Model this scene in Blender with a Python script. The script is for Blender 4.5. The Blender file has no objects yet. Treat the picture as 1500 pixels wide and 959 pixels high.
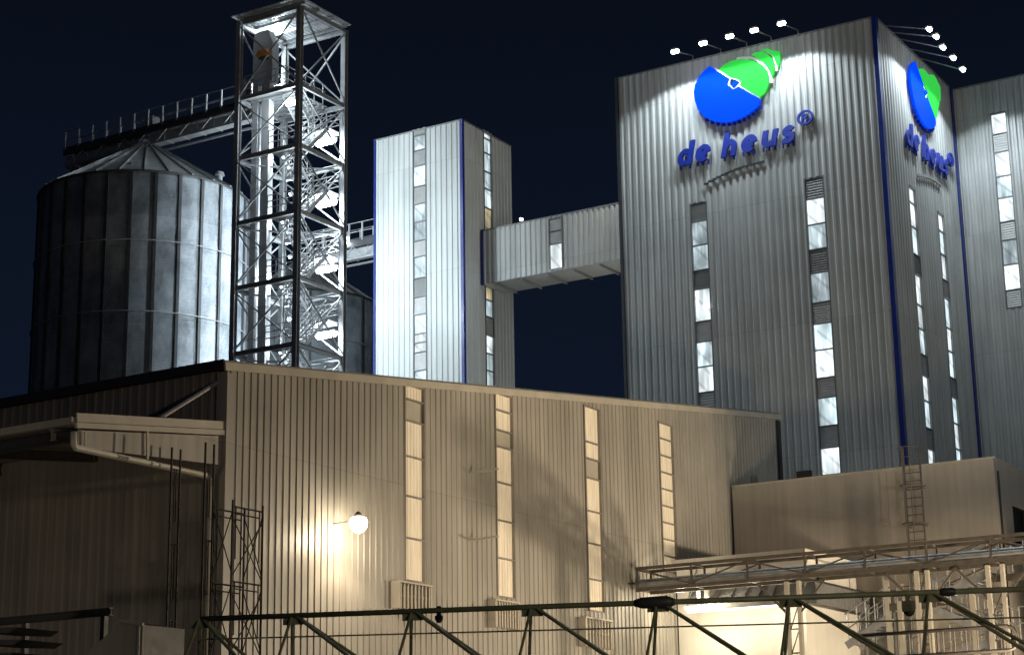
import bpy, math, random
from mathutils import Vector as V, Matrix
random.seed(7)
S = bpy.context.scene
COL = S.collection
R = math.radians

# ---------------------------------------------------------------- camera
F, PITCH, ROLL, YAW = 2729.45, .25375, -.016303, .548246      # F in pixels of a 1500 px wide picture
CAM = V((0, 0, 1.7))
cp, sp, cr, sr = math.cos(PITCH), math.sin(PITCH), math.cos(ROLL), math.sin(ROLL)
rot = Matrix.Rotation(YAW, 3, 'Z')
fw = rot @ V((0, cp, sp)); up0 = V((0, -sp, cp)); rt0 = V((1, 0, 0))
rt = rot @ (cr * rt0 + sr * up0); up = rot @ (-sr * rt0 + cr * up0)
cam = bpy.data.cameras.new('camera'); cam.lens = F / 1500 * 36; cam.clip_end = 3000; cam.clip_start = .1
co = bpy.data.objects.new('camera', cam); COL.objects.link(co)
m3 = Matrix((rt, up, -fw)).transposed(); co.matrix_world = Matrix.Translation(CAM) @ m3.to_4x4()
S.camera = co

def ray(px, py): return fw + rt * ((px - 750) / F) - up * ((py - 479.5) / F)
def PX(px, py, x): d = ray(px, py); return CAM + d * ((x - CAM.x) / d.x)     # where a sight line meets a wall plane
def PY(px, py, y): d = ray(px, py); return CAM + d * ((y - CAM.y) / d.y)
def PZ(px, py, z): d = ray(px, py); return CAM + d * ((z - CAM.z) / d.z)

# ---------------------------------------------------------------- world: clear night sky
W = bpy.data.worlds.new('World'); S.world = W; W.use_nodes = True
nt = W.node_tree; nt.nodes.clear()
out = nt.nodes.new('ShaderNodeOutputWorld'); bg = nt.nodes.new('ShaderNodeBackground')
tc = nt.nodes.new('ShaderNodeTexCoord'); sx = nt.nodes.new('ShaderNodeSeparateXYZ'); rp = nt.nodes.new('ShaderNodeValToRGB')
nt.links.new(tc.outputs['Generated'], sx.inputs[0]); nt.links.new(sx.outputs['Z'], rp.inputs[0])
nt.links.new(rp.outputs[0], bg.inputs[0]); nt.links.new(bg.outputs[0], out.inputs[0])
rp.color_ramp.elements[0].position = .0; rp.color_ramp.elements[0].color = (.0085, .0135, .029, 1)
rp.color_ramp.elements[1].position = .6; rp.color_ramp.elements[1].color = (.0019, .0028, .0060, 1)
e = rp.color_ramp.elements.new(.22); e.color = (.0044, .0080, .0185, 1)
e = rp.color_ramp.elements.new(.40); e.color = (.0028, .0046, .0100, 1)
bg.inputs[1].default_value = 1.0

vs = S.view_settings
vs.view_transform = 'Standard'; vs.look = 'None'; vs.exposure = 0; vs.gamma = 1; vs.use_curve_mapping = False
try:
    S.cycles.max_bounces = 6; S.cycles.sample_clamp_indirect = 3
except Exception: pass

WARM = (1.0, .81, .565); COOL = (.80, .93, 1.0)

# ---------------------------------------------------------------- materials
def nodes(name):
    m = bpy.data.materials.new(name); m.use_nodes = True
    t = m.node_tree; b = t.nodes['Principled BSDF']
    return m, t, b
def paint(name, col, rough=.5, metal=0., var=.18, scale=1.2, streak=.0, bump=.0, bscale=30., spec=.5, sheet=0.):
    m, t, b = nodes(name); N = t.nodes.new; L = t.links.new
    b.inputs['Roughness'].default_value = rough; b.inputs['Metallic'].default_value = metal
    try: b.inputs['Specular IOR Level'].default_value = spec
    except Exception: pass
    tc = N('ShaderNodeTexCoord'); n = N('ShaderNodeTexNoise'); n.inputs['Scale'].default_value = scale; n.inputs['Detail'].default_value = 6
    L(tc.outputs['Object'], n.inputs['Vector'])
    mp = N('ShaderNodeMapRange'); mp.inputs[1].default_value = .3; mp.inputs[2].default_value = .7
    mp.inputs[3].default_value = 1 - var; mp.inputs[4].default_value = 1 + var * .5
    L(n.outputs['Fac'], mp.inputs[0]); fac = mp.outputs[0]
    if streak:
        ma = N('ShaderNodeMapping'); ma.inputs['Scale'].default_value = (3.5, 3.5, .12); L(tc.outputs['Object'], ma.inputs[0])
        n2 = N('ShaderNodeTexNoise'); n2.inputs['Scale'].default_value = 1.6; n2.inputs['Detail'].default_value = 5; L(ma.outputs[0], n2.inputs['Vector'])
        m2 = N('ShaderNodeMapRange'); m2.inputs[1].default_value = .35; m2.inputs[2].default_value = .7
        m2.inputs[3].default_value = 1 - streak; m2.inputs[4].default_value = 1 + streak * .4; L(n2.outputs['Fac'], m2.inputs[0])
        mm = N('ShaderNodeMath'); mm.operation = 'MULTIPLY'; L(fac, mm.inputs[0]); L(m2.outputs[0], mm.inputs[1]); fac = mm.outputs[0]
    if sheet:                                  # every sheet of cladding a shade apart, and a lap across it every few metres
        gg = N('ShaderNodeNewGeometry'); sp = N('ShaderNodeSeparateXYZ'); L(gg.outputs['Position'], sp.inputs[0])
        def mth(op, a, b=None, c=None):
            q = N('ShaderNodeMath'); q.operation = op
            for i, v in enumerate((a, b, c)):
                if v is None: continue
                if isinstance(v, (int, float)): q.inputs[i].default_value = v
                else: L(v, q.inputs[i])
            return q.outputs[0]
        col_ = mth('FLOOR', mth('DIVIDE', mth('ADD', sp.outputs['X'], sp.outputs['Y']), sheet)); row = mth('FLOOR', mth('DIVIDE', mth('ADD', sp.outputs['Z'], 1.3), 5.9))
        wn = N('ShaderNodeTexWhiteNoise'); wn.noise_dimensions = '1D'; L(mth('MULTIPLY_ADD', row, 37.7, col_), wn.inputs['W'])
        tone = mth('MULTIPLY_ADD', wn.outputs['Value'], .13, .93)
        lap = mth('MULTIPLY_ADD', mth('LESS_THAN', mth('FRACT', mth('DIVIDE', mth('ADD', sp.outputs['Z'], 1.3), 5.9)), .006), -.16, 1.0)
        fac = mth('MULTIPLY', fac, mth('MULTIPLY', tone, lap))
    mx = N('ShaderNodeVectorMath'); mx.operation = 'SCALE'; mx.inputs[0].default_value = col[:3]; L(fac, mx.inputs['Scale'])
    L(mx.outputs[0], b.inputs['Base Color'])
    rr = N('ShaderNodeMapRange'); rr.inputs[3].default_value = max(.05, rough - .1); rr.inputs[4].default_value = min(1, rough + .12)
    L(n.outputs['Fac'], rr.inputs[0]); L(rr.outputs[0], b.inputs['Roughness'])
    if bump:
        nb = N('ShaderNodeTexNoise'); nb.inputs['Scale'].default_value = bscale; nb.inputs['Detail'].default_value = 5; L(tc.outputs['Object'], nb.inputs['Vector'])
        bp = N('ShaderNodeBump'); bp.inputs['Strength'].default_value = bump; bp.inputs['Distance'].default_value = .02
        L(nb.outputs['Fac'], bp.inputs['Height']); L(bp.outputs[0], b.inputs['Normal'])
    return m
def emit(name, col, strength):
    m, t, b = nodes(name); b.inputs['Base Color'].default_value = (.8, .8, .8, 1)
    b.inputs['Emission Color'].default_value = (*col, 1); b.inputs['Emission Strength'].default_value = strength
    return m
def lit_glass(name, tint, lo, hi, scale=1.0, seed=0.):
    """a window with a lit room behind it: machinery, steelwork and pipes show as darker shapes"""
    m, t, b = nodes(name); N = t.nodes.new; L = t.links.new
    b.inputs['Base Color'].default_value = (.10, .11, .12, 1); b.inputs['Roughness'].default_value = .12
    g = N('ShaderNodeNewGeometry'); ad = N('ShaderNodeVectorMath'); ad.inputs[1].default_value = (seed, seed * .7, seed * 1.3); L(g.outputs['Position'], ad.inputs[0])
    m1 = N('ShaderNodeMapping'); m1.inputs['Scale'].default_value = (1.2, 1.2, .55); L(ad.outputs[0], m1.inputs[0])
    n1 = N('ShaderNodeTexNoise'); n1.inputs['Scale'].default_value = .9 * scale; n1.inputs['Detail'].default_value = 2; L(m1.outputs[0], n1.inputs['Vector'])
    m2 = N('ShaderNodeMapping'); m2.inputs['Scale'].default_value = (5, 5, .8); m2.inputs['Rotation'].default_value = (.25, .35, 0); L(ad.outputs[0], m2.inputs[0])
    n2 = N('ShaderNodeTexVoronoi'); n2.inputs['Scale'].default_value = 1.1 * scale; L(m2.outputs[0], n2.inputs['Vector'])
    a = N('ShaderNodeMapRange'); a.inputs[1].default_value = .36; a.inputs[2].default_value = .62; a.inputs[3].default_value = lo; a.inputs[4].default_value = hi; L(n1.outputs['Fac'], a.inputs[0])
    c = N('ShaderNodeMapRange'); c.inputs[1].default_value = .1; c.inputs[2].default_value = .55; c.inputs[3].default_value = 1.1; c.inputs[4].default_value = .62; L(n2.outputs['Distance'], c.inputs[0])
    mu = N('ShaderNodeMath'); mu.operation = 'MULTIPLY'; L(a.outputs[0], mu.inputs[0]); L(c.outputs[0], mu.inputs[1])
    wv = N('ShaderNodeTexWave'); wv.wave_type = 'BANDS'; wv.bands_direction = 'DIAGONAL'; wv.inputs['Scale'].default_value = .55; wv.inputs['Distortion'].default_value = 2.2; wv.inputs['Detail Scale'].default_value = .4
    m3_ = N('ShaderNodeMapping'); m3_.inputs['Rotation'].default_value = (.5, .2, .9); L(ad.outputs[0], m3_.inputs[0]); L(m3_.outputs[0], wv.inputs['Vector'])
    wr = N('ShaderNodeMapRange'); wr.inputs[1].default_value = .02; wr.inputs[2].default_value = .14; wr.inputs[3].default_value = .7; wr.inputs[4].default_value = 1.0; L(wv.outputs['Fac'], wr.inputs[0])
    m4 = N('ShaderNodeMath'); m4.operation = 'MULTIPLY'; L(mu.outputs[0], m4.inputs[0]); L(wr.outputs[0], m4.inputs[1]); mu = m4
    b.inputs['Emission Color'].default_value = (*tint, 1); L(mu.outputs[0], b.inputs['Emission Strength'])
    return m

M = dict(
    mill_clad=paint('mill_cladding', (.43, .44, .43), .40, .0, .10, .5, .2, sheet=1.02),
    tower_clad=paint('elevator_cladding', (.50, .52, .51), .42, .0, .08, .5, .12, sheet=.99),
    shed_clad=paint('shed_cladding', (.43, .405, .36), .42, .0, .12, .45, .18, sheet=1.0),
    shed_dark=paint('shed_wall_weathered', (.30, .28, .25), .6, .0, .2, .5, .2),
    roof=paint('roof_sheet', (.22, .22, .22), .5, .2, .2, .5),
    blue=paint('blue_trim', (.008, .022, .17), .35, .0, .1, 2),
    trim=paint('grey_trim', (.33, .33, .32), .45, .1, .12, 2),
    darktrim=paint('dark_trim', (.035, .035, .04), .5, 0, .1, 2),
    cream=paint('cream_trim', (.55, .51, .43), .45, 0, .12, 2),
    frame=paint('window_frame', (.17, .175, .18), .5, .1, .15, 3),
    louvre=paint('louvre_blades', (.50, .50, .49), .5, .2, .15, 3),
    louvre_d=paint('dark_louvre_blades', (.24, .24, .235), .5, .2, .15, 3),
    plaster=paint('annexe_plaster', (.50, .45, .385), .85, 0, .14, .5, .10, .12, 14),
    white=paint('white_plaster', (.78, .75, .68), .8, 0, .07, .6, .06, .06, 14),
    galv=paint('galvanised_steel', (.42, .43, .44), .42, .35, .22, 4),
    steel=paint('grey_steel', (.34, .35, .36), .45, .25, .2, 4),
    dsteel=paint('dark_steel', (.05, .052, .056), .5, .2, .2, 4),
    rust=paint('old_scaffold_tube', (.022, .018, .014), .6, .2, .3, 6),
    rack=paint('rack_steel', (.15, .13, .11), .45, .25, .25, 5),
    jib=paint('dull_green_paint', (.22, .235, .14), .5, .1, .3, 6),
    orange=paint('orange_paint', (.75, .27, .03), .4, 0, .1, 4),
    black=paint('black_plastic', (.015, .015, .016), .5, 0, .1, 4),
    casing=paint('elevator_casing', (.46, .47, .48), .4, .15, .08, 2),
    pipe=paint('pvc_pipe', (.62, .58, .50), .4, 0, .12, 3),
    translucent=None,
    ground=paint('yard_concrete', (.20, .185, .165), .85, 0, .3, .25, 0, .15, 6),
    lens_cool=emit('cool_lamp_lens', (.86, .96, 1.0), 28),
    lens_small=emit('cool_sign_lens', (.90, .97, 1.0), 22),
    lens_warm=emit('warm_lamp_lens', (1.0, .88, .64), 20),
    glass_a=lit_glass('lit_window_cool', (.76, .94, 1.0), .55, 1.8, 1.0, 0),
    glass_b=lit_glass('lit_window_pale', (.88, .97, 1.0), .9, 1.9, .8, 13),
    glass_c=lit_glass('lit_window_dim', (.72, .88, .94), .3, .95, 1.3, 31),
    glass_w=lit_glass('lit_window_warm', (1.0, .84, .52), .3, .9, 1.0, 5),
)
# pale sheeting of the shed's skylight strips: a weak light inside shows through
def skylight():
    m, t, b = nodes('skylight_sheet'); N = t.nodes.new; L = t.links.new
    b.inputs['Roughness'].default_value = .45
    tc = N('ShaderNodeNewGeometry'); ma = N('ShaderNodeMapping'); ma.inputs['Scale'].default_value = (6, 6, .5); L(tc.outputs['Position'], ma.inputs[0])
    n = N('ShaderNodeTexNoise'); n.inputs['Scale'].default_value = 1.5; n.inputs['Detail'].default_value = 5; L(ma.outputs[0], n.inputs['Vector'])
    r_ = N('ShaderNodeValToRGB'); r_.color_ramp.elements[0].color = (.58, .50, .39, 1); r_.color_ramp.elements[1].color = (.82, .74, .60, 1)
    r_.color_ramp.elements[0].position = .3; r_.color_ramp.elements[1].position = .65
    L(n.outputs['Fac'], r_.inputs[0]); L(r_.outputs[0], b.inputs['Base Color'])
    b.inputs['Emission Color'].default_value = (1, .78, .50, 1); b.inputs['Emission Strength'].default_value = .22
    return m
M['translucent'] = skylight()
def silo_sheet():
    m, t, b = nodes('corrugated_silo_steel'); N = t.nodes.new; L = t.links.new
    b.inputs['Metallic'].default_value = .15
    tc = N('ShaderNodeNewGeometry'); s = N('ShaderNodeSeparateXYZ'); L(tc.outputs['Position'], s.inputs[0])
    w = N('ShaderNodeMath'); w.operation = 'MULTIPLY'; w.inputs[1].default_value = 2 * math.pi / .11; L(s.outputs['Z'], w.inputs[0])
    sn = N('ShaderNodeMath'); sn.operation = 'SINE'; L(w.outputs[0], sn.inputs[0])
    bp = N('ShaderNodeBump'); bp.inputs['Strength'].default_value = .5; bp.inputs['Distance'].default_value = .012; L(sn.outputs[0], bp.inputs['Height']); L(bp.outputs[0], b.inputs['Normal'])
    # tiers of sheets, each a little different in tone, with blotchy spangle
    ma = N('ShaderNodeMapping'); ma.inputs['Scale'].default_value = (.5, .5, .28); L(tc.outputs['Position'], ma.inputs[0])
    n = N('ShaderNodeTexNoise'); n.inputs['Scale'].default_value = 1.6; n.inputs['Detail'].default_value = 6; n.inputs['Roughness'].default_value = .7; L(ma.outputs[0], n.inputs['Vector'])
    dv = N('ShaderNodeMath'); dv.operation = 'MULTIPLY'; dv.inputs[1].default_value = 1 / 2.75; L(s.outputs['Z'], dv.inputs[0])
    fl = N('ShaderNodeMath'); fl.operation = 'FLOOR'; L(dv.outputs[0], fl.inputs[0])
    wn = N('ShaderNodeTexWhiteNoise'); wn.noise_dimensions = '1D'; L(fl.outputs[0], wn.inputs['W'])
    ad = N('ShaderNodeMath'); ad.operation = 'MULTIPLY_ADD'; ad.inputs[1].default_value = .25; L(wn.outputs['Value'], ad.inputs[0]); L(n.outputs['Fac'], ad.inputs[2])
    r_ = N('ShaderNodeValToRGB'); r_.color_ramp.elements[0].color = (.10, .115, .13, 1); r_.color_ramp.elements[1].color = (.40, .44, .48, 1)
    r_.color_ramp.elements[0].position = .42; r_.color_ramp.elements[1].position = .85
    L(ad.outputs[0], r_.inputs[0]); L(r_.outputs[0], b.inputs['Base Color']); b.inputs['Roughness'].default_value = .5
    return m
M['silo'] = silo_sheet()
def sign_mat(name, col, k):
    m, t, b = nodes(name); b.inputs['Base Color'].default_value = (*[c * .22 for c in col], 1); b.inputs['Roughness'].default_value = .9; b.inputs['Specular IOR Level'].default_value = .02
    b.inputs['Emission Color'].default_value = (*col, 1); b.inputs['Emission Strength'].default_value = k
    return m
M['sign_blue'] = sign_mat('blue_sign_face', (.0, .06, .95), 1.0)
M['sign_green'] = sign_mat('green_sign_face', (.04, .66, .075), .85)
M['letter'] = paint('blue_letter', (.004, .024, .30), .5, 0, .1, 3)
M['sign_white'] = paint('white_sign_edge', (.8, .8, .8), .4, 0, .05, 3)

# ---------------------------------------------------------------- mesh helpers
class MB:
    def __init__(s): s.v = []; s.f = []
    def quad(s, *p):
        n = len(s.v); s.v += [V(q) for q in p]; s.f.append(tuple(range(n, n + len(p)))); return s
    def box(s, a, b):
        x0, y0, z0 = [min(a[i], b[i]) for i in range(3)]; x1, y1, z1 = [max(a[i], b[i]) for i in range(3)]
        n = len(s.v)
        s.v += [V(p) for p in ((x0,y0,z0),(x1,y0,z0),(x1,y1,z0),(x0,y1,z0),(x0,y0,z1),(x1,y0,z1),(x1,y1,z1),(x0,y1,z1))]
        s.f += [tuple(n + i for i in q) for q in ((0,3,2,1),(4,5,6,7),(0,1,5,4),(1,2,6,5),(2,3,7,6),(3,0,4,7))]
        return s
    def frame_of(s, p, q, hint=None):
        d = (V(q) - V(p)).normalized(); h = V(hint) if hint else (V((0,0,1)) if abs(d.z) < .95 else V((1,0,0)))
        a = d.cross(h).normalized(); return d, a, a.cross(d).normalized()
    def bar(s, p, q, w, h=None, hint=None):
        h = h or w; p, q = V(p), V(q); d, a, b = s.frame_of(p, q, hint); n = len(s.v)
        for c in (p, q):
            for i, j in ((-1,-1),(1,-1),(1,1),(-1,1)): s.v.append(c + a * (i * w / 2) + b * (j * h / 2))
        s.f += [tuple(n + i for i in k) for k in ((0,3,2,1),(4,5,6,7),(0,1,5,4),(1,2,6,5),(2,3,7,6),(3,0,4,7))]
        return s
    def ibeam(s, p, q, w, h, t=.025, hint=None):
        p, q = V(p), V(q); d, a, b = s.frame_of(p, q, hint)
        for k in (-1, 1): s.bar(p + b * (k * (h - t) / 2), q + b * (k * (h - t) / 2), w, t, hint)
        return s.bar(p, q, t, h - 2 * t - .004, hint)
    def tube(s, pts, r, n=8, cap=True):
        pts = [V(p) for p in pts]; base = len(s.v); prev = None
        for i, p in enumerate(pts):
            d = (pts[min(i + 1, len(pts) - 1)] - pts[max(i - 1, 0)]).normalized()
            if prev is None: a = d.cross(V((0,0,1)) if abs(d.z) < .95 else V((1,0,0))).normalized()
            else: a = (prev - d * prev.dot(d)).normalized()
            prev = a; b = d.cross(a)
            rr = r[i] if isinstance(r, (list, tuple)) else r
            for k in range(n):
                t = 2 * math.pi * k / n; s.v.append(p + (a * math.cos(t) + b * math.sin(t)) * rr)
        for i in range(len(pts) - 1):
            for k in range(n):
                k2 = (k + 1) % n; s.f.append((base + i*n + k, base + i*n + k2, base + (i+1)*n + k2, base + (i+1)*n + k))
        if cap: s.f.append(tuple(base + k for k in reversed(range(n)))); s.f.append(tuple(base + (len(pts)-1)*n + k for k in range(n)))
        return s
    def prism(s, poly, ext):
        n = len(poly); b = len(s.v); ext = V(ext); poly = [V(p) for p in poly]
        s.v += poly + [p + ext for p in poly]
        s.f.append(tuple(range(b, b + n))); s.f.append(tuple(reversed(range(b + n, b + 2*n))))
        for i in range(n): j = (i + 1) % n; s.f.append((b + i, b + n + i, b + n + j, b + j))
        return s
    def build(s, name, mat, parent=None, smooth=False):
        off = V((0,0,0))
        if parent is not None:
            q = parent
            while q is not None: off += q.location; q = q.parent
        me = bpy.data.meshes.new(name); me.from_pydata([tuple(v - off) for v in s.v], [], s.f); me.validate()
        import bmesh
        bm = bmesh.new(); bm.from_mesh(me); bmesh.ops.recalc_face_normals(bm, faces=bm.faces); bm.to_mesh(me); bm.free()
        me.materials.append(mat)
        if smooth:
            for p in me.polygons: p.use_smooth = True
        o = bpy.data.objects.new(name, me); COL.objects.link(o)
        if parent is not None: o.parent = parent
        return o
def thing(name, label, cat, loc, group=None):
    o = bpy.data.objects.new(name, None); COL.objects.link(o); o.location = loc; o.empty_display_size = .3
    o['label'] = label; o['category'] = cat
    if group: o['group'] = group
    return o
def struct(o): o['kind'] = 'structure'; return o
def lamp(kind, name, loc, power, col, parent, target=None, size=.1, angle=None, blend=.3, spread=None):
    d = bpy.data.lights.new(name, kind); d.energy = power; d.color = col
    if kind == 'SPOT': d.spot_size = R(angle); d.spot_blend = blend; d.shadow_soft_size = size
    elif kind == 'AREA':
        d.shape = 'SQUARE'; d.size = size
        if spread: d.spread = R(spread)
    else: d.shadow_soft_size = size
    o = bpy.data.objects.new(name, d); COL.objects.link(o); o.parent = parent
    off = V((0,0,0)); q = parent
    while q is not None: off += q.location; q = q.parent
    o.location = V(loc) - off
    if target is not None: o.rotation_euler = (V(target) - V(loc)).to_track_quat('-Z', 'Y').to_euler()
    return o

def ribbed(mb, o, u, n, length, z0, top, pitch, depth, crest=.30, slope=.12, phase=0.):
    """vertical trapezoid-profile sheet: o = foot corner, u = along, n = outward, top(t) = upper edge height"""
    o, u, n = V(o), V(u), V(n); prof = []
    k = math.floor(-phase / pitch) - 1
    seq = []
    while k * pitch + phase < length + pitch:
        b = k * pitch + phase
        for a, d in ((0, 0), ((1 - crest) / 2 - slope, 0), ((1 - crest) / 2, depth), ((1 + crest) / 2, depth), ((1 + crest) / 2 + slope, 0)):
            seq.append((b + a * pitch, d))
        k += 1
    def at(t):
        for (a, d), (b, e) in zip(seq, seq[1:]):
            if a <= t <= b and b > a: return d + (e - d) * (t - a) / (b - a)
        return 0
    prof = [(0, at(0))] + [(a, d) for a, d in seq if 1e-4 < a < length - 1e-4] + [(length, at(length))]
    base = len(mb.v)
    for a, d in prof:
        z1 = top(a) if callable(top) else top; zz = z0(a) if callable(z0) else z0
        mb.v.append(o + u * a + n * d + V((0, 0, zz - o.z))); mb.v.append(o + u * a + n * d + V((0, 0, z1 - o.z)))
    for i in range(len(prof) - 1):
        b = base + 2 * i; mb.f.append((b, b + 2, b + 3, b + 1))
    return mb

def louvre_panel(root_part, o, u, n, w, za, zb, mat):
    b = MB(); k = max(3, int((zb - za) / .11)); o, u, n = V(o), V(u), V(n)
    for i in range(k):
        z = za + (i + .5) * (zb - za) / k
        p = o + u * .02 + n * .0; p.z = z; q = o + u * (w - .02); q.z = z
        dn = V((0, 0, -.058)) + n * .022
        b.quad(p - dn * .8, q - dn * .8, q + dn * .8, p + dn * .8)
        b.quad(p + dn * .8, q + dn * .8, q + dn * .8 - V((0,0,.012)), p + dn * .8 - V((0,0,.012)))
    bk = n * -.05; a0 = o + bk; a0.z = za; a1 = o + u * w + bk; a1.z = za; a2 = a1.copy(); a2.z = zb; a3 = a0.copy(); a3.z = zb
    b.quad(a0, a1, a2, a3)
    return b.build('louvre_panel', mat, root_part)

def window_strip(root, o, u, n, w, cells, z0, z1, deep=.14, fmat='frame'):
    """o = foot corner on the wall plane; cells = (z_low, z_high, kind) ; the frame is one part, its panes and louvres sub-parts"""
    o, u, n = V(o), V(u), V(n); f = MB(); cells = [list(c) for c in sorted(cells, key=lambda c: c[0])]
    for a, b in zip(cells, cells[1:]):             # neighbours share one transom
        if abs(b[0] - a[1]) < .4: a[1] = b[0] = (a[1] + b[0]) / 2
    def P(t, d, z): q = o + u * t + n * d; q.z = z; return q
    for t in (.02, w - .02): f.bar(P(t, -.02, z0), P(t, -.02, z1), .05, .14, hint=n)
    edges = sorted(set([z0 + .02, z1 - .02] + [c[0] for c in cells] + [c[1] for c in cells]))
    done = []
    for z in edges:
        if done and z - done[-1] < .07: continue
        done.append(z); f.bar(P(.046, -.02, z), P(w - .046, -.02, z), .11, .045, hint=V((0,0,1)))
    # back of the opening
    f.quad(P(.0, -deep - .05, z0), P(w, -deep - .05, z0), P(w, -deep - .05, z1), P(0, -deep - .05, z1))
    for t in (0, w): f.quad(P(t, -deep - .05, z0), P(t, .0, z0), P(t, .0, z1), P(t, -deep - .05, z1))
    fr = f.build('window_strip', M[fmat], root)
    for za, zb, kind in cells:
        if kind in 'GD':
            louvre_panel(fr, P(.05, .0, 0), u, n, w - .1, za + .04, zb - .04, M['louvre'] if kind == 'G' else M['louvre_d'])
        elif kind == 'T':
            b = MB(); k = 5
            ribbed(b, P(.05, -.05, za), u, n, w - .1, za + .02, zb - .02, .15, .02)
            b.build('skylight_panel', M['translucent'], fr)
        elif kind == 'X':
            MB().quad(P(.05, -.05, za), P(w - .05, -.05, za), P(w - .05, -.05, zb), P(.05, -.05, zb)).build('blank_panel', M['cream'], fr)
        else:
            mt = {'L': 'glass_a', 'B': 'glass_b', 'C': 'glass_c', 'W': 'glass_w'}[kind]
            MB().quad(P(.05, -.06, za + .03), P(w - .05, -.06, za + .03), P(w - .05, -.06, zb - .03), P(.05, -.06, zb - .03)).build('window_pane', M[mt], fr)
    return fr

# ================================================================ ground
g = MB(); g.quad((-900, -500, 0), (900, -500, 0), (900, 1500, 0), (-900, 1500, 0))
struct(g.build('ground', M['ground']))

# ================================================================ storage shed (long wall x = XW, eave along y = Y0)
XW, Y0, Y1 = -29.32, 34.51, 68.4
ZE, ZR = 12.45, 16.95
XB = -46.5
def shed_top(y): return ZE + (ZR - ZE) * (y - Y0) / (Y1 - Y0)
shed = thing('storage_shed', 'long beige ribbed metal shed with four pale skylight strips and a low sloping roof', 'shed', (XW, Y0, 0))
strips = []
for px0, px1, py, pb, ptop, cells in (
    (591.5, 621.5, 720, 851, 565, [(565,587,'T'),(587,618,'X'),(618,670,'T'),(670,727,'T'),(729,789,'T'),(789,850,'T')]),
    (725.5, 752, 720, 875, 578, [(578,603,'T'),(603,632,'T'),(632,656,'X'),(656,708,'T'),(708,762,'T'),(764,818,'T'),(818,874,'T')]),
    (857, 880, 720, 894, 597, [(597,649,'T'),(649,673,'T'),(673,701,'X'),(701,749,'T'),(749,795,'T'),(797,848,'T'),(848,893,'T')]),
    (966, 987, 700, 835, 621, [(621+24.2*i, 643.5+24.2*i, 'T') for i in range(9)])):
    a, b = PX(px0, py, XW), PX(px1, py, XW); pm = (px0 + px1) / 2
    cs = [(PX(pm, q1, XW).z, PX(pm, q0, XW).z, k) for q0, q1, k in cells]
    strips.append((a.y, b.y, 7.87 if px0 < 960 else PX(pm, pb, XW).z, PX(pm, ptop, XW).z, cs))
wall = MB(); PITCH_S, DEP_S = .267, .03
kw = dict(pitch=PITCH_S, depth=DEP_S, crest=.16, slope=.07)
y = Y0 + .02
for (a, b, z0, z1, cs) in strips + [(Y1, Y1, 0, 0, None)]:
    ribbed(wall, (XW, y, 0), (0,1,0), (1,0,0), a - y, 0, lambda t, y=y: shed_top(y + t) - .02, phase=(Y0 - y), **kw)
    if cs:
        ribbed(wall, (XW, a, 0), (0,1,0), (1,0,0), b - a, 0, z0, phase=(Y0 - a), **kw)
        ribbed(wall, (XW, a, 0), (0,1,0), (1,0,0), b - a, z1, lambda t, a=a: shed_top(a + t) - .02, phase=(Y0 - a), **kw)
    y = b
wall.build('long_wall', M['shed_clad'], shed)
for (a, b, z0, z1, cs) in strips: window_strip(shed, (XW, a, 0), (0,1,0), (1,0,0), b - a, cs, z0, z1, fmat='shed_dark')
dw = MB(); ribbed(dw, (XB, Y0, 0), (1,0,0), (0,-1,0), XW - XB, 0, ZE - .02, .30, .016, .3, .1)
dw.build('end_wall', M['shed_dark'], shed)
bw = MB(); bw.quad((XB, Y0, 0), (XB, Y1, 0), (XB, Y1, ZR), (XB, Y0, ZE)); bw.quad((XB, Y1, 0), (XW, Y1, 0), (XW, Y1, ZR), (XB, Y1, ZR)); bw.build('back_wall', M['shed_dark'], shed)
rf = MB(); rf.prism([(XB - .2, Y0 - .22, ZE + .02 - .03), (XW + .10, Y0 - .22, ZE - .01), (XW + .10, Y1 + .1, ZR + .02), (XB - .2, Y1 + .1, ZR + .02)], (0, 0, .09)); rf.build('roof', M['roof'], shed)
tr = MB(); tr.bar((XW + .13, Y0 - .25, ZE - .08), (XW + .13, Y1 + .12, ZR - .05), .05, .20, hint=(0,0,1)); tr.build('verge_trim', M['cream'], shed)
tr = MB(); tr.bar((XB - .2, Y0 - .25, ZE - .02), (XW + .10, Y0 - .25, ZE - .02), .05, .24); tr.build('eave_trim', M['darktrim'], shed)
tr = MB(); tr.box((XW - .28, Y0 - .06, 0), (XW + .06, Y0 - .004, ZE - .15)); tr.box((XW + .004, Y0 - .004, 0), (XW + .06, Y0 + .14, ZE - .2)); tr.build('corner_trim', M['shed_clad'], shed)
tr = MB(); tr.box((XW + .01, Y1 - .20, 0), (XW + .10, Y1 + .08, ZR - .22)); tr.build('corner_trim', M['darktrim'], shed)
# louvred hoods below three strips
for px0, px1, py0, py1 in ((584, 632, 853, 893), (725, 761, 879, 920), (857, 897, 905, 948)):
    a, b = PX(px0, py0, XW + .3), PX(px1, py0, XW + .3); zt = PX((px0+px1)/2, py0, XW + .3).z; zb = PX((px0+px1)/2, py1, XW + .3).z
    h = MB(); h.box((XW + .05, a.y, zt - .05), (XW + .34, b.y, zt)); h.box((XW + .05, a.y, zb), (XW + .32, a.y + .05, zt - .052)); h.box((XW + .05, b.y - .05, zb), (XW + .32, b.y, zt - .052))
    hood = h.build('vent_hood', M['cream'], shed)
    s_ = MB(); n_ = 9
    for i in range(n_):
        yy = a.y + .1 + (b.y - a.y - .2) * i / (n_ - 1); s_.box((XW + .26, yy - .025, zb + .02), (XW + .31, yy + .025, zt - .06))
    s_.box((XW + .22, a.y + .06, (zt + zb) / 2 - .03), (XW + .25, b.y - .06, (zt + zb) / 2 + .03))
    s_.build('hood_bars', M['cream'], hood)
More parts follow.
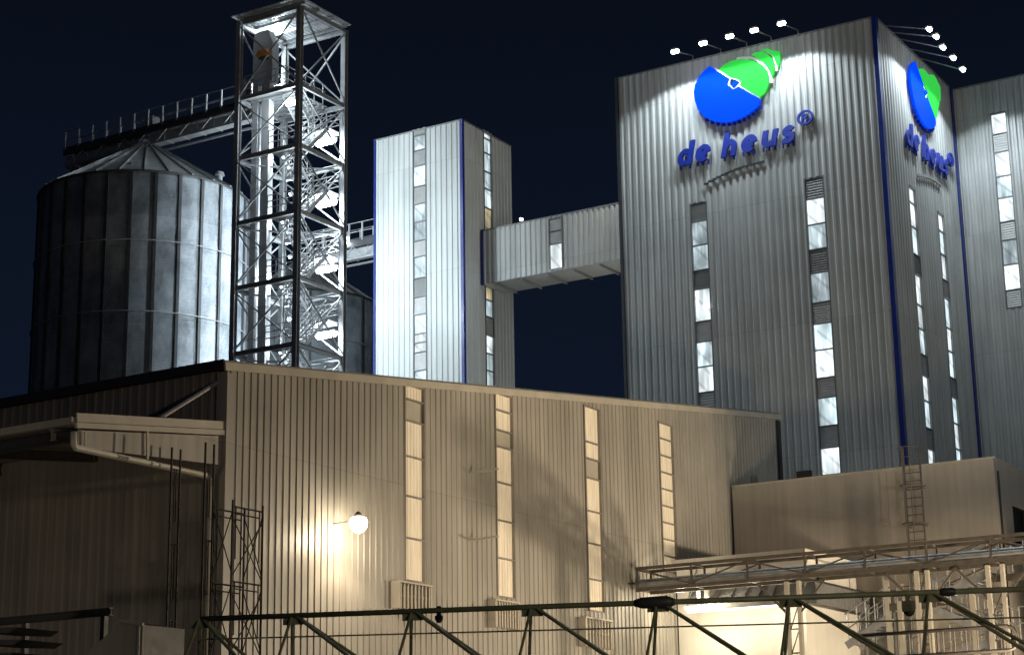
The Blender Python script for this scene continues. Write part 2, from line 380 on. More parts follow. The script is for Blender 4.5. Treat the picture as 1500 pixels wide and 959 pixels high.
# short cable brackets standing out from the long wall
for py in (692, 790, 893):
    p = PX(690, py, XW + .05); MB().bar(p, p + V((.95, 0, .02)), .05, .06).build('cable_bracket', M['pipe'], shed)
# open canopy leaning out from the end wall
ce = PX(112, 613, XW - .05); cw = PX(333, 626, XW - .05)
can = MB(); CX0 = XB + 3
ys, zs = ce.y, ce.z
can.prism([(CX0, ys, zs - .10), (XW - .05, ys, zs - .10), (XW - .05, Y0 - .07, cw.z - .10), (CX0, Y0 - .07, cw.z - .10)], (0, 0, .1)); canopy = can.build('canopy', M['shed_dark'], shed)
MB().bar((XW - .02, ys - .03, zs + .02), (XW - .02, Y0 - .07, cw.z + .02), .05, .20).bar((XW - .005, ys - .05, zs - .16), (XW - .005, Y0 - .07, cw.z - .16), .07, .12).build('canopy_verge', M['cream'], canopy)
MB().bar((CX0, ys - .08, zs - .06), (XW - .05, ys - .08, zs - .06), .14, .16).build('gutter', M['shed_clad'], canopy)
MB().prism([(XW - .07, ys + .1, zs - .24), (XW - .07, Y0 - .08, cw.z - .24), (XW - .07, Y0 - .08, cw.z - .95), (XW - .07, ys + .1, zs - .62)], (-.05, 0, 0)).build('side_panel', M['shed_clad'], canopy)
for k in range(4):
    xx = XW - .9 - k * 3.4; MB().ibeam((xx, ys + .1, zs - .25), (xx, Y0 - .1, cw.z - .3), .12, .26).build('rafter', M['shed_dark'], canopy)
MB().ibeam((CX0, ys + .25, zs - .30), (XW - .2, ys + .25, zs - .30), .14, .28).build('eave_beam', M['dsteel'], canopy)
q1, q2 = PY(318, 560, Y0 - .06), V((XW - .35, (ys + Y0) / 2 + .2, (zs + cw.z) / 2 + .05))
MB().tube([q1, q2], .06).build('tie_rod', M['steel'], canopy)
# rainwater pipe of the canopy: down, back along the edge, down the wall
pa = PX(108, 632, XW + .02); pb = PX(108, 655, XW + .02); pc = PX(316, 697, XW - .25)
pc = V((XW - .24, Y0 - .22, PY(317, 697, Y0 - .22).z))
MB().tube([pa, pb + V((0, 0, .06)), pb + V((-.01, .06, 0)), (pc + (pb - pc).normalized() * .15), pc + V((0, 0, -.12)), V((pc.x, pc.y, .1))], .075, 10).build('downpipe', M['pipe'], shed, True)
MB().bar(PX(216, 626, XW + .0), PX(216, 672, XW + .0), .05, .04).bar(PX(125, 632, XW), PX(125, 652, XW), .04, .04).build('pipe_hanger', M['pipe'], shed)

# warm wall lamp on the long wall
lp = PX(525, 765, XW + .85)
wl = thing('wall_floodlight', 'round warm floodlight glaring from the long beige shed wall beside the first skylight strip', 'floodlight', (XW + .05, lp.y, lp.z))
MB().tube([(XW + .045, lp.y, lp.z + .05), (lp.x - .2, lp.y, lp.z + .05)], .022).build('bracket', M['shed_clad'], wl)
MB().tube([lp + V((-.10, 0, .20)), lp + V((0, 0, .20)), lp + V((.08, 0, .22))], [.05, .10, .03], 16).build('housing', M['dsteel'], wl, True)
MB().tube([lp + V((0, 0, .15)), lp + V((0, 0, .12)), lp + V((0, 0, .02)), lp + V((0, 0, -.12)), lp + V((0, 0, -.22)), lp + V((0, 0, -.27))], [.12, .20, .24, .22, .14, .03], 18).build('lens', M['lens_warm'], wl, True)
lamp('POINT', 'floodlight_glow', lp + V((.02, 0, -.36)), 190, WARM, wl, size=.15)
lamp('SPOT', 'floodlight_beam', lp + V((.1, 0, -.40)), 110, WARM, wl, target=(XW + 1.2, lp.y + 1.0, 0), size=.12, angle=120, blend=.3)

# ================================================================ plaster annexe below the mill
AX0, AX1, AY, AZ = XW + .11, -19.19, 63.52, 13.35
ann = thing('annexe', 'plain beige plastered annexe with a flat parapet standing in front of the tall mill', 'building', (AX1, AY, 0))
a = MB(); a.quad((AX0, AY, 0), (AX1, AY, 0), (AX1, AY, AZ), (AX0, AY, AZ)); 
DY0, DY1, DZ0, DZ1 = PX(1483, 742, AX1).y, PX(1500, 742, AX1).y + .3, PX(1488, 795, AX1).z, PX(1485, 741, AX1).z
a.quad((AX1, AY, 0), (AX1, DY0, 0), (AX1, DY0, AZ), (AX1, AY, AZ)); a.quad((AX1, DY1, 0), (AX1, 74.6, 0), (AX1, 74.6, AZ), (AX1, DY1, AZ))
a.quad((AX1, DY0, 0), (AX1, DY1, 0), (AX1, DY1, DZ0), (AX1, DY0, DZ0)); a.quad((AX1, DY0, DZ1), (AX1, DY1, DZ1), (AX1, DY1, AZ), (AX1, DY0, AZ))
a.quad((AX0, AY, 12.9), (AX1, AY, 12.9), (AX1, 74.6, 12.9), (AX0, 74.6, 12.9)); a.quad((AX0, 74.6, 0), (AX1, 74.6, 0), (AX1, 74.6, AZ), (AX0, 74.6, AZ))
a.build('wall', M['plaster'], ann)
c = MB(); c.box((AX0, AY - .05, AZ), (AX1 + .05, AY + .25, AZ + .07)); c.box((AX1 - .2, AY + .252, AZ), (AX1 + .05, 74.6, AZ + .07)); c.build('parapet_cap', M['cream'], ann)
d = MB(); d.quad((AX1 - .15, DY0, DZ0), (AX1 - .15, DY1, DZ0), (AX1 - .15, DY1, DZ1), (AX1 - .15, DY0, DZ1)); d.quad((AX1 - .15, DY0, DZ0), (AX1, DY0, DZ0), (AX1, DY0, DZ1), (AX1 - .15, DY0, DZ1)); d.build('doorway', M['black'], ann)
sh0, sh1 = PY(1262, 900, AY - .06), PY(1340, 862, AY - .06); MB().box((sh0.x, AY - .06, .1), (sh1.x, AY - .004, sh1.z)).build('shade_panel', M['roof'], ann)  # dark panel stands in for shade on the wall behind the stair
MB().tube([(AX1 + .05, AY + .28, 2), (AX1 + .05, AY + .28, AZ - .4)], .035).build('cable_conduit', M['darktrim'], ann)
MB().box((AX0 + .002, AY - .03, AZ - .02), (AX0 + .09, AY - .004, AZ + .04)).build('flashing', M['darktrim'], ann)
rbx = PZ(1173, 694, AZ + .1); rb = thing('roof_box', 'small black box sitting on the annexe parapet near the shed', 'box', (rbx.x, AY + .1, AZ + .07))
MB().box((rbx.x - .42, AY - .02, AZ + .08), (rbx.x + .1, AY + .22, AZ + .30)).build('housing', M['black'], rb)
MB().box((rbx.x - .44, AY - .04, AZ + .302), (rbx.x + .12, AY + .24, AZ + .325)).build('lid', M['dsteel'], rb)

# cage ladder on the annexe front
l0 = PY(1322, 680, AY - .35); l1 = PY(1350, 680, AY - .35); LZ = PY(1325, 655, AY - .35).z
lad = thing('ladder', 'tall thin brown ladder with side rails climbing over the annexe parapet', 'ladder', (l0.x, AY - .35, 3))
for xx in (l0.x + .05, l1.x - .05): MB().tube([(xx, AY - .35, 3), (xx, AY - .35, LZ)], .035).build('rail', M['rack'], lad)
rg = MB()
z = 3.2
while z < LZ - .1: rg.tube([(l0.x + .05, AY - .35, z), (l1.x - .05, AY - .35, z)], .018, 6); z += .3
rg.build('rungs', M['rack'], lad)
for k in range(5):
    z = AZ + .6 - k * 1.35
    MB().tube([(l0.x + .05, AY - .35, z), (l0.x - .02, AY - .75, z), (l0.x + .22, AY - 1.0, z), (l1.x - .22, AY - 1.0, z), (l1.x + .02, AY - .75, z), (l1.x - .05, AY - .35, z)], .022, 6).build('cage_hoop', M['rack'], lad)
    if z < AZ: MB().bar((l0.x - .10, AY - .3, z), (l1.x + .10, AY - .3, z), .04, .03).bar((l0.x + .05, AY - .35, z - .05), (l0.x + .05, AY - .01, z - .05), .04, .03).bar((l1.x - .05, AY - .35, z - .05), (l1.x - .05, AY - .01, z - .05), .04, .03).build('wall_bracket', M['rack'], lad)
for xx in (l0.x + .22, l1.x - .22): MB().tube([(xx, AY - 1.0, AZ - 4.8), (xx, AY - 1.0, AZ + .6)], .018, 6).build('cage_strap', M['rack'], lad)

# ================================================================ mill building (front y = TY, side x = TX)
TX, TY, TX0, TY1, TZ = -26.34, 74.71, -39.47, 85.04, 35.85
mill = thing('mill_building', 'tall grey ribbed mill tower carrying the blue and green sign on two sides', 'building', (TX, TY, 0))
def cells_y(lst, pm, y): return [(PY(pm(b), b, y).z, PY(pm(a_), a_, y).z, k) for a_, b, k in lst]
def cells_x(lst, pm, x): return [(PX(pm(b), b, x).z, PX(pm(a_), a_, x).z, k) for a_, b, k in lst]
f1 = cells_y([(298,322,'D'),(326,358,'C'),(360,394,'L'),(397,420,'D'),(426,467,'B'),(474,499,'G'),(502,536,'L'),(538,572,'B'),(577,599,'G'),(603,636,'L')], lambda p: 1023 + (p - 297) * .027, TY)
f2 = cells_y([(261,289,'D'),(292,326,'B'),(330,362,'L'),(367,394,'D'),(404,439,'C'),(446,471,'G'),(476,512,'L'),(512,549,'B'),(557,579,'G'),(585,621,'L'),(626,651,'G'),(660,693,'B'),(697,720,'G')], lambda p: 1193 + (p - 260) * .047, TY)
s1 = cells_x([(276,298,'B'),(299,333,'B'),(336,373,'L'),(377,399,'D'),(410,449,'B'),(450,484,'B'),(485,519,'L'),(526,552,'G'),(555,589,'B'),(592,627,'L'),(634,660,'G'),(662,690,'B')], lambda p: 1335 + (p - 275) * .09, TX)
s2 = cells_x([(314,338,'B'),(340,373,'L'),(373,408,'B'),(412,434,'G'),(439,480,'L'),(480,513,'B'),(515,548,'L'),(557,581,'G'),(581,618,'L'),(620,653,'B'),(660,690,'L')], lambda p: 1377 + (p - 314) * .068, TX)
MP, MD = .34, .05
kw = dict(pitch=MP, depth=MD, crest=.30, slope=.20)
def clad(mb, o, u, n, L, z0, z1, opens, base0):
    """opens = (t0, t1, za, zb) gaps left in the sheet"""
    o, u = V(o), V(u); t = 0
    for a, b, za, zb in list(opens) + [(L, L, None, None)]:
        ribbed(mb, o + u * t, u, n, a - t, z0, z1, phase=-t % MP, **kw)
        if za is not None:
            ribbed(mb, o + u * a, u, n, b - a, z0, za, phase=-a % MP, **kw); ribbed(mb, o + u * a, u, n, b - a, zb, z1, phase=-a % MP, **kw)
        t = b
    return mb
def rng(c): return min(q[0] for q in c) - .05, max(q[1] for q in c) + .05
fx = [(PY(1011, 310, TY).x, PY(1036, 310, TY).x, f1), (PY(1180, 300, TY).x, PY(1209, 300, TY).x, f2)]
sy = [(PX(1330.5, 290, TX).y, PX(1340.5, 290, TX).y, s1), (PX(1373, 325, TX).y, PX(1382, 325, TX).y, s2)]
clad(MB(), (TX0, TY, 0), (1,0,0), (0,-1,0), TX - TX0, 0, TZ, [(a - TX0, b - TX0, *rng(c)) for a, b, c in fx], 0).build('front_wall', M['mill_clad'], mill)
clad(MB(), (TX, TY, 0), (0,1,0), (1,0,0), TY1 - TY, 0, TZ, [(a - TY, b - TY, *rng(c)) for a, b, c in sy], 0).build('side_wall', M['mill_clad'], mill)
for a, b, c in fx: window_strip(mill, (a, TY, 0), (1,0,0), (0,-1,0), b - a, c, *rng(c))
for a, b, c in sy: window_strip(mill, (TX, a, 0), (0,1,0), (1,0,0), b - a, c, *rng(c))
b = MB(); b.quad((TX0, TY, 0), (TX0, TY1, 0), (TX0, TY1, TZ), (TX0, TY, TZ)); b.quad((TX0, TY1, 0), (TX, TY1, 0), (TX, TY1, TZ), (TX0, TY1, TZ)); b.build('rear_wall', M['mill_clad'], mill)
MB().box((TX0 - .06, TY - .09, TZ), (TX + .09, TY1, TZ + .06)).build('roof', M['roof'], mill)
MB().box((TX - .10, TY - .115, 0), (TX + .115, TY - .003, TZ + .08)).box((TX + .003, TY - .003, 0), (TX + .115, TY + .18, TZ + .08)).build('corner_trim', M['blue'], mill)
MB().box((TX0 - .05, TY - .11, 0), (TX0 + .08, TY + .1, TZ + .08)).build('corner_trim', M['darktrim'], mill)
MB().box((TX + .003, TY1 - .28, 0), (TX + .12, TY1 - .003, TZ + .08)).build('corner_trim', M['blue'], mill)
# short bars along a dark arc between the strips, on both signed walls
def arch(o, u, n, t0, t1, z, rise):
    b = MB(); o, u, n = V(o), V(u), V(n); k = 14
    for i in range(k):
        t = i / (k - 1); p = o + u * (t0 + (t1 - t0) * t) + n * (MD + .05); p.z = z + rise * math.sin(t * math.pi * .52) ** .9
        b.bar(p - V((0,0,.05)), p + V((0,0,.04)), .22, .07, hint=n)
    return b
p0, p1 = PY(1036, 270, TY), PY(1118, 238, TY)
arch((TX0, TY, 0), (1,0,0), (0,-1,0), p0.x - TX0, p1.x - TX0, p0.z, p1.z - p0.z).build('arc_bars', M['dsteel'], mill)
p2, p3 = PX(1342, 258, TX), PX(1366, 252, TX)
arch((TX, TY, 0), (0,1,0), (1,0,0), p2.y - TY, p3.y - TY + .6, p2.z, .45).build('arc_bars', M['trim'], mill)
# a lamp that shows through the first strip
lw = PY(1035, 448, TY - .03)
wkl = thing('work_lamp', 'glaring white lamp in the left window strip of the mill front', 'lamp', lw)
MB().tube([lw + V((0, .03, 0)), lw + V((0, -.02, 0))], .17, 14).build('housing', M['trim'], wkl); MB().tube([lw + V((0, -.022, 0)), lw + V((0, -.06, 0)), lw + V((0, -.09, 0))], [.16, .14, .05], 14).build('lens', M['lens_cool'], wkl, True)


# wing to the right, behind
WX1, WZ = -12.0, 35.75
wing = thing('mill_wing', 'grey ribbed wing of the mill behind the blue corner with one window strip high up', 'building', (-20, TY1, 0))
wc = cells_y([(166,193,'B'),(198,221,'G'),(223,256,'B'),(259,289,'L'),(289,322,'B'),(326,350,'G'),(352,386,'C'),(388,421,'B'),(427,450,'G')], lambda p: 1462 + (p - 165) * .085, TY1)
wa, wb = PY(1450, 170, TY1).x, PY(1474, 168, TY1).x
clad(MB(), (TX + .13, TY1 + .02, 0), (1,0,0), (0,-1,0), WX1 - TX - .13, 0, WZ, [(wa - TX - .13, wb - TX - .13, *rng(wc))], 0).build('front_wall', M['mill_clad'], wing)
window_strip(wing, (wa, TY1 + .02, 0), (1,0,0), (0,-1,0), wb - wa, wc, *rng(wc))
b = MB(); b.quad((WX1, TY1 + .02, 0), (WX1, 97, 0), (WX1, 97, WZ), (WX1, TY1 + .02, WZ)); b.quad((TX + .13, 97, 0), (WX1, 97, 0), (WX1, 97, WZ), (TX + .13, 97, WZ)); b.build('rear_wall', M['mill_clad'], wing)
MB().box((TX + .13, TY1 - .08, WZ), (WX1 + .05, 97, WZ + .06)).build('roof', M['roof'], wing)

# ================================================================ the sign, once on each wall
Zm = 4.795
def zp(pts): return [(1000 + a / Zm, 60 + b / Zm) for a, b in pts]
BLUE = [(200,185),(335,272),(322,312),(366,350),(402,328),(545,410),(552,430),(545,455),(520,482),(470,520),(420,548),(350,575),(290,580),(230,572),(160,540),(118,490),(96,430),(88,370),(98,315),(128,258),(165,215)]
GREEN = [(265,207),(345,262),(376,262),(424,292),(412,318),(550,403),(588,370),(610,318),(616,270),(602,222),(570,182),(522,154),(470,140),(415,137),(358,148),(308,172)]
BOX = [(386,284),(408,297),(366,337),(343,313)]
MID = [(495,106),(525,90),(562,84),(602,97),(636,130),(653,175),(652,222),(636,272),(628,238),(606,195),(572,158),(534,130)]
TIP = [(560,70),(605,66),(655,78),(690,86),(692,150),(680,198),(668,170),(652,124),(614,86)]
PLATE = [(190,178),(268,198),(310,160),(358,137),(415,126),(470,122),(525,78),(600,62),(655,76),(694,82),(696,152),(682,205),(662,235),(640,285),(628,270),(624,320),(600,372),(555,420),(560,432),(540,410)]
def sign(where, label):
    yp = TY - MD - .06
    def tr(q, d):              # q on the front wall plane, d = distance out of the ribs
        if where == 'front': return V((q.x, yp - d, q.z))
        return V((TX + MD + .06 + d, 77.15 + (q.x + 36.5) * .97, q.z - .05))
    nrm = V((0,-1,0)) if where == 'front' else V((1,0,0))
    base = tr(PY(1080, 230, yp), 0)
    s = thing('sign', label, 'sign', base)
    def flat(name, pts, d, th, mat):
        poly = [tr(PY(a, b, yp), d) for a, b in zp(pts)]
        return MB().prism(poly, nrm * th).build(name, mat, s)
    flat('blue_half', BLUE, .05, .12, M['sign_blue']); flat('green_half', GREEN, .05, .12, M['sign_green'])
    flat('centre_square', BOX, .05, .125, M['sign_blue']); flat('green_crescent', MID, .05, .12, M['sign_green']); flat('green_tip', TIP, .05, .12, M['sign_green'])
    # white rims between the colours
    def strip(name, pts, w, d=.06):
        b = MB(); P = [tr(PY(a, c, yp), d) for a, c in zp(pts)]
        for p, q in zip(P, P[1:]): b.bar(p, q, w, .1, hint=nrm)
        return b.build(name, M['sign_white'], s)
    strip('white_rim', [(232,196),(338,266),(374,268),(418,294),(366,350),(322,314),(338,268)], .10)
    strip('white_rim', [(404,324),(550,412)], .10)
    strip('white_rim', [(385,132),(430,126),(480,126),(530,138),(580,170),(612,210),(628,258),(628,300)], .14)
    strip('white_rim', [(600,80),(640,110),(662,160),(668,215)], .10)
    # lugs along the lower rim of the blue half
    lg = MB()
    rim = [(175,552),(210,572),(250,582),(290,586),(330,584),(365,578),(400,566),(435,553),(468,535),(498,515),(525,493),(548,468)]
    for a, c in zp(rim):
        p = tr(PY(a, c, yp), .02); lg.bar(p - V((0,0,.09)), p + V((0,0,.05)), .12, .12, hint=nrm)
    lg.build('rim_lugs', M['letter'], s)
    # letters
    def arc(cx, cy, rx, ry, a0, a1, n=14): return [(cx + rx * math.cos(R(a0 + (a1 - a0) * k / n)), cy + ry * math.sin(R(a0 + (a1 - a0) * k / n))) for k in range(n + 1)]
    def outline(path, w):
        L_, R_ = [], []
        for k, (x, y_) in enumerate(path):
            x0, y0_ = path[max(k - 1, 0)]; x1, y1_ = path[min(k + 1, len(path) - 1)]
            dx, dy = x1 - x0, y1_ - y0_; l = math.hypot(dx, dy) or 1; L_.append((x - dy / l * w, y_ + dx / l * w)); R_.append((x + dy / l * w, y_ - dx / l * w))
        return L_, R_
    hw = .158                                              # half stroke, in x-heights
    GL = {'d': [arc(.43, .5, .30, .36, 42, 318, 18), [(.78, 0), (.78, 1.46)]],
          'e': [[(.20, .47), (.74, .47)], arc(.47, .5, .33, .36, 5, 310, 20)],
          'h': [[(.18, 0), (.18, 1.46)], [(.24, .50)] + arc(.49, .50, .27, .36, 150, 0, 10) + [(.76, 0)]],
          'u': [[(.78, 1), (.78, 0)], [(.18, 1)] + arc(.46, .46, .28, .33, 180, 325, 10)],
          's': [arc(.44, .70, .25, .175, 20, 270, 12)[:-1] + arc(.46, .32, .29, .19, 90, -160, 12)],
          '®': [arc(.5, .5, .46, .46, 0, 360, 20), [(.34, .25), (.34, .76)], [(.34, .74), (.60, .70), (.60, .52), (.36, .48)], [(.46, .48), (.66, .25)]]}
    for ch, x0, x1, yb, xh in (('d', 993, 1018, 246, .80), ('e', 1019, 1044, 240, .80), ('h', 1057, 1083, 233, .80), ('e', 1086, 1112, 226, .80), ('u', 1115, 1142, 219, .80), ('s', 1144, 1169, 213, .80), ('®', 1169, 1192, 186, .66)):
        A = PY(x0, yb, yp); B = PY(x1, yb, yp); wd = B.x - A.x - .09 * (ch != '®'); mb = MB(); h_ = hw if ch != '®' else .065
        for si, path in enumerate(GL[ch]):
            def P3(p, d): return tr(V((A.x + p[0] * wd + (.22 * p[1] * xh if ch != '®' else .05 * p[1]), yp, A.z + p[1] * xh)), d)
            L_, R_ = outline(path, h_); d0, d1 = .02 + .004 * si, .14 + .004 * si; n = len(path)
            for k in range(n - 1):
                mb.quad(P3(L_[k], d1), P3(R_[k], d1), P3(R_[k+1], d1), P3(L_[k+1], d1)); mb.quad(P3(L_[k], d0), P3(L_[k+1], d0), P3(R_[k+1], d0), P3(R_[k], d0))
                mb.quad(P3(L_[k], d0), P3(L_[k], d1), P3(L_[k+1], d1), P3(L_[k+1], d0)); mb.quad(P3(R_[k], d0), P3(R_[k+1], d0), P3(R_[k+1], d1), P3(R_[k], d1))
            for k in (0, n - 1): mb.quad(P3(L_[k], d0), P3(R_[k], d0), P3(R_[k], d1), P3(L_[k], d1))
        if ch != '®':                                  # short bars stand in for rib shadows below each letter
            for t in ((.15, .5, .85) if ch in 'eus' else (.2, .8)):
                p = tr(V((A.x + wd * t, yp, A.z)), 0.); mb.bar(p - V((0, 0, .15)), p + V((0, 0, .08)), .07, .07, hint=nrm)
        mb.build('letter' if ch != '®' else 'trade_symbol', M['letter'], s)
    return s
sign('front', 'blue lettering under a blue and green emblem on the wide front wall of the mill')
sign('side', 'blue lettering and emblem seen edge on, on the narrow side wall of the mill')

# floodlights on arms above the sign
ords = ['leftmost', 'second from the left', 'middle', 'second from the right', 'rightmost']
for i, (px, py) in enumerate(((989,75),(1030,63),(1069,53),(1105,44),(1145,34))):
    p = PY(px, py, TY - 1.55)
    t = thing('floodlight', f'{ords[i]} of the five small white floodlights on arms above the front sign', 'floodlight', (p.x, TY + .35, TZ + .06), 'floodlights above the signs')
    MB().tube([(p.x, TY + .35, TZ + .06), (p.x, TY + .35, TZ + .45), p + V((0, .18, .02))], .035, 6).build('arm', M['steel'], t)
    MB().prism([p + V((-.17, .12, .07)), p + V((.17, .12, .07)), p + V((.17, -.12, .12)), p + V((-.17, -.12, .12))], (0, 0, -.09)).build('lamp_head', M['trim'], t)
    MB().tube([p + V((-.19, -.01, -.03)), p + V((-.15, -.01, -.03)), p + V((.15, -.01, -.03)), p + V((.19, -.01, -.03))], [.04, .10, .10, .04], 12).build('lens', M['lens_small'], t, True)
    lamp('SPOT', 'floodlight_beam', p + V((0, .0, -.16)), 850, COOL, t, target=p + V((0, -.10, -1)), size=.14, angle=140, blend=.2)
for i, (px, py) in enumerate(((1361,42),(1371,53),(1381,69),(1396,84),(1410,101))):
    p = PX(px, py, TX + 1.7)
    t = thing('floodlight', f'{["farthest up", "second from the top", "middle", "second from the bottom", "lowest seen"][i]} of the five floodlights on long arms off the narrow side wall', 'floodlight', (TX - .35, p.y, TZ + .06), 'floodlights above the signs')
    MB().tube([(TX - .35, p.y, TZ + .06), (TX - .35, p.y, TZ + .6), p + V((-.15, 0, .02))], .03, 6).build('arm', M['steel'], t)
    MB().prism([p + V((-.14, -.17, .07)), p + V((-.14, .17, .07)), p + V((.14, .17, .10)), p + V((.14, -.17, .10))], (0, 0, -.09)).build('lamp_head', M['trim'], t)
    MB().tube([p + V((0, -.17, -.03)), p + V((0, -.13, -.03)), p + V((0, .13, -.03)), p + V((0, .17, -.03))], [.04, .10, .10, .04], 12).build('lens', M['lens_small'], t, True)
    lamp('SPOT', 'floodlight_beam', p + V((0, 0, -.16)), 750, COOL, t, target=p + V((.10, 0, -1)), size=.14, angle=136, blend=.2)

# ================================================================ elevator tower in the middle, and the gallery
EX, EY, EX0, EY1, EZ = -48.96, 75.53, -54.42, 80.3, 36.05
elev = thing('elevator_tower', 'slim pale tower with blue corner trims and a lit window strip, left of the mill', 'building', (EX, EY, 0))
ef = cells_y([(190,197,'G'),(199,219,'L'),(220,242,'G'),(243,272,'L'),(273,298,'G'),(299,324,'L'),(325,351,'L'),(353,375,'G'),(376,406,'L'),(408,434,'D'),(435,460,'G'),(461,488,'L'),(489,501,'B'),(502,515,'B'),(516,542,'G'),(543,572,'L')], lambda p: 614.5, EY)
es = cells_x([(195,204,'B'),(205,225,'L'),(226,252,'L'),(253,277,'C'),(278,304,'L'),(306,334,'W'),(336,360,'L'),(362,388,'L'),(390,416,'L'),(423,438,'W'),(440,463,'L'),(464,490,'G'),(491,516,'B'),(518,541,'L'),(543,568,'L')], lambda p: 714.5, EX)
MP, MD = .33, .04; kw = dict(pitch=MP, depth=MD, crest=.30, slope=.12)
ea, eb = PY(605, 300, EY).x, PY(624.5, 300, EY).x; sa, sb = PX(708, 250, EX).y, PX(720, 250, EX).y
clad(MB(), (EX0, EY, 0), (1,0,0), (0,-1,0), EX - EX0, 0, EZ, [(ea - EX0, eb - EX0, *rng(ef))], 0).build('front_wall', M['tower_clad'], elev)
clad(MB(), (EX, EY, 0), (0,1,0), (1,0,0), EY1 - EY, 0, EZ, [(sa - EY, sb - EY, *rng(es))], 0).build('side_wall', M['tower_clad'], elev)
window_strip(elev, (ea, EY, 0), (1,0,0), (0,-1,0), eb - ea, ef, *rng(ef)); window_strip(elev, (EX, sa, 0), (0,1,0), (1,0,0), sb - sa, es, *rng(es))
b = MB(); b.quad((EX0, EY, 0), (EX0, EY1, 0), (EX0, EY1, EZ), (EX0, EY, EZ)); b.quad((EX0, EY1, 0), (EX, EY1, 0), (EX, EY1, EZ), (EX0, EY1, EZ)); b.build('rear_wall', M['tower_clad'], elev)
MB().box((EX0 - .05, EY - .07, EZ), (EX + .07, EY1 + .05, EZ + .06)).build('roof', M['roof'], elev)
MB().box((EX0 - .03, EY - .075, 0), (EX0 + .09, EY - .003, EZ + .07)).build('corner_trim', M['blue'], elev)
MB().box((EX - .09, EY - .075, 0), (EX + .075, EY - .003, EZ + .07)).box((EX + .003, EY - .003, 0), (EX + .075, EY + .12, EZ + .07)).build('corner_trim', M['blue'], elev)
GY, GY1 = 77.2, 79.3
g0 = PY(714, 336, GY); g1 = PY(898, 304, GY); gb0 = PY(714, 413, GY); 
GXa, GXb, GZb, GZt = EX + .08, TX0 - .06, 27.68, 30.5
gal = thing('conveyor_gallery', 'enclosed ribbed conveyor bridge between the slim tower and the mill', 'bridge', (GXa, GY, GZb))
gw = [(320,337,'G'),(339,356,'G'),(358,394,'B')]; gc = cells_y(gw, lambda p: 813.5, GY); ga, gbx = PY(804, 350, GY).x, PY(824, 350, GY).x
MP, MD = .30, .05; kw = dict(pitch=MP, depth=MD, crest=.34, slope=.16)
clad(MB(), (GXa, GY, GZb), (1,0,0), (0,-1,0), GXb - GXa, GZb, GZt, [(ga - GXa, gbx - GXa, max(GZb + .1, rng(gc)[0]), min(GZt - .05, rng(gc)[1]))], 0).build('side_wall', M['tower_clad'], gal)
window_strip(gal, (ga, GY, 0), (1,0,0), (0,-1,0), gbx - ga, gc, max(GZb + .1, rng(gc)[0]), min(GZt - .05, rng(gc)[1]))
MB().box((GXa, GY + .02, GZb), (GXb, GY1, GZb + .08)).build('floor', M['tower_clad'], gal)
MB().box((GXa, GY - .07, GZt), (GXb, GY1 + .05, GZt + .06)).build('roof', M['roof'], gal)
MB().quad((GXa, GY1, GZb), (GXb, GY1, GZb), (GXb, GY1, GZt), (GXa, GY1, GZt)).build('rear_wall', M['tower_clad'], gal)
MB().box((GXa - .02, GY - .075, GZb - .05), (GXa + .13, GY - .003, GZt + .07)).build('end_trim', M['blue'], gal)
for k in range(6):
    xx = GXa + .8 + k * 1.5; MB().ibeam((xx, GY + .1, GZb - .07), (xx, GY1 - .05, GZb - .07), .10, .13).build('floor_joist', M['trim'], gal)
ll = PY(764, 329, GY); gl = thing('marker_lamp', 'tiny white lamp on the roof edge of the enclosed bridge', 'lamp', (ll.x, GY, GZt + .06))
MB().box((ll.x - .03, GY - .05, GZt + .062), (ll.x + .03, GY + .01, GZt + .16)).build('post', M['trim'], gl); MB().box((ll.x - .06, GY - .08, GZt + .162), (ll.x + .06, GY + .04, GZt + .26)).build('lens', M['lens_small'], gl)

# ================================================================ open steel stair tower
LX1, LY0 = -51.74, 65.63; LX0, LY1 = -55.47, 69.2
LZ_ = [16.2, 19.4, 22.62, 25.82, 29.03, 32.3, 35.38, 39.35]
lat = thing('stair_tower', 'open lattice steel tower with zigzag stairs lit by white lamps beside the round silo', 'tower', (LX1, LY0, 0))
for x, y in ((LX0, LY0), (LX1, LY0), (LX1, LY1), (LX0, LY1)):
    MB().ibeam((x, y, 0), (x, y, 39.4), .26, .26, .03, hint=(0,1,0)).build('column', M['steel'], lat)
for i, z in enumerate(LZ_):
    for p, q in (((LX0, LY0), (LX1, LY0)), ((LX1, LY0), (LX1, LY1)), ((LX1, LY1), (LX0, LY1)), ((LX0, LY1), (LX0, LY0))):
        p3, q3 = V((*p, z)), V((*q, z)); d = (q3 - p3).normalized() * .14
        MB().ibeam(p3 + d, q3 - d, .14, .22, .02).build('beam', M['steel'], lat)
    if i < len(LZ_) - 1:
        zb = LZ_[i + 1]; e = .12
        for (p, q, n) in (((LX0, LY0), (LX1, LY0), V((0,-1,0))), ((LX1, LY0), (LX1, LY1), V((1,0,0))), ((LX1, LY1), (LX0, LY1), V((0,1,0))), ((LX0, LY1), (LX0, LY0), V((-1,0,0)))):
            for k, (za, zc) in enumerate(((z + e, zb - e), (zb - e, z + e))):
                a_ = V((*p, za)) + n * (.03 + .07 * k); c_ = V((*q, zc)) + n * (.03 + .07 * k); d = (c_ - a_).normalized() * .15
                MB().bar(a_ + d, c_ - d, .06 if i < 6 else .07, .06, hint=n).build('brace', M['steel'], lat)
SW = .75                                     # stair width
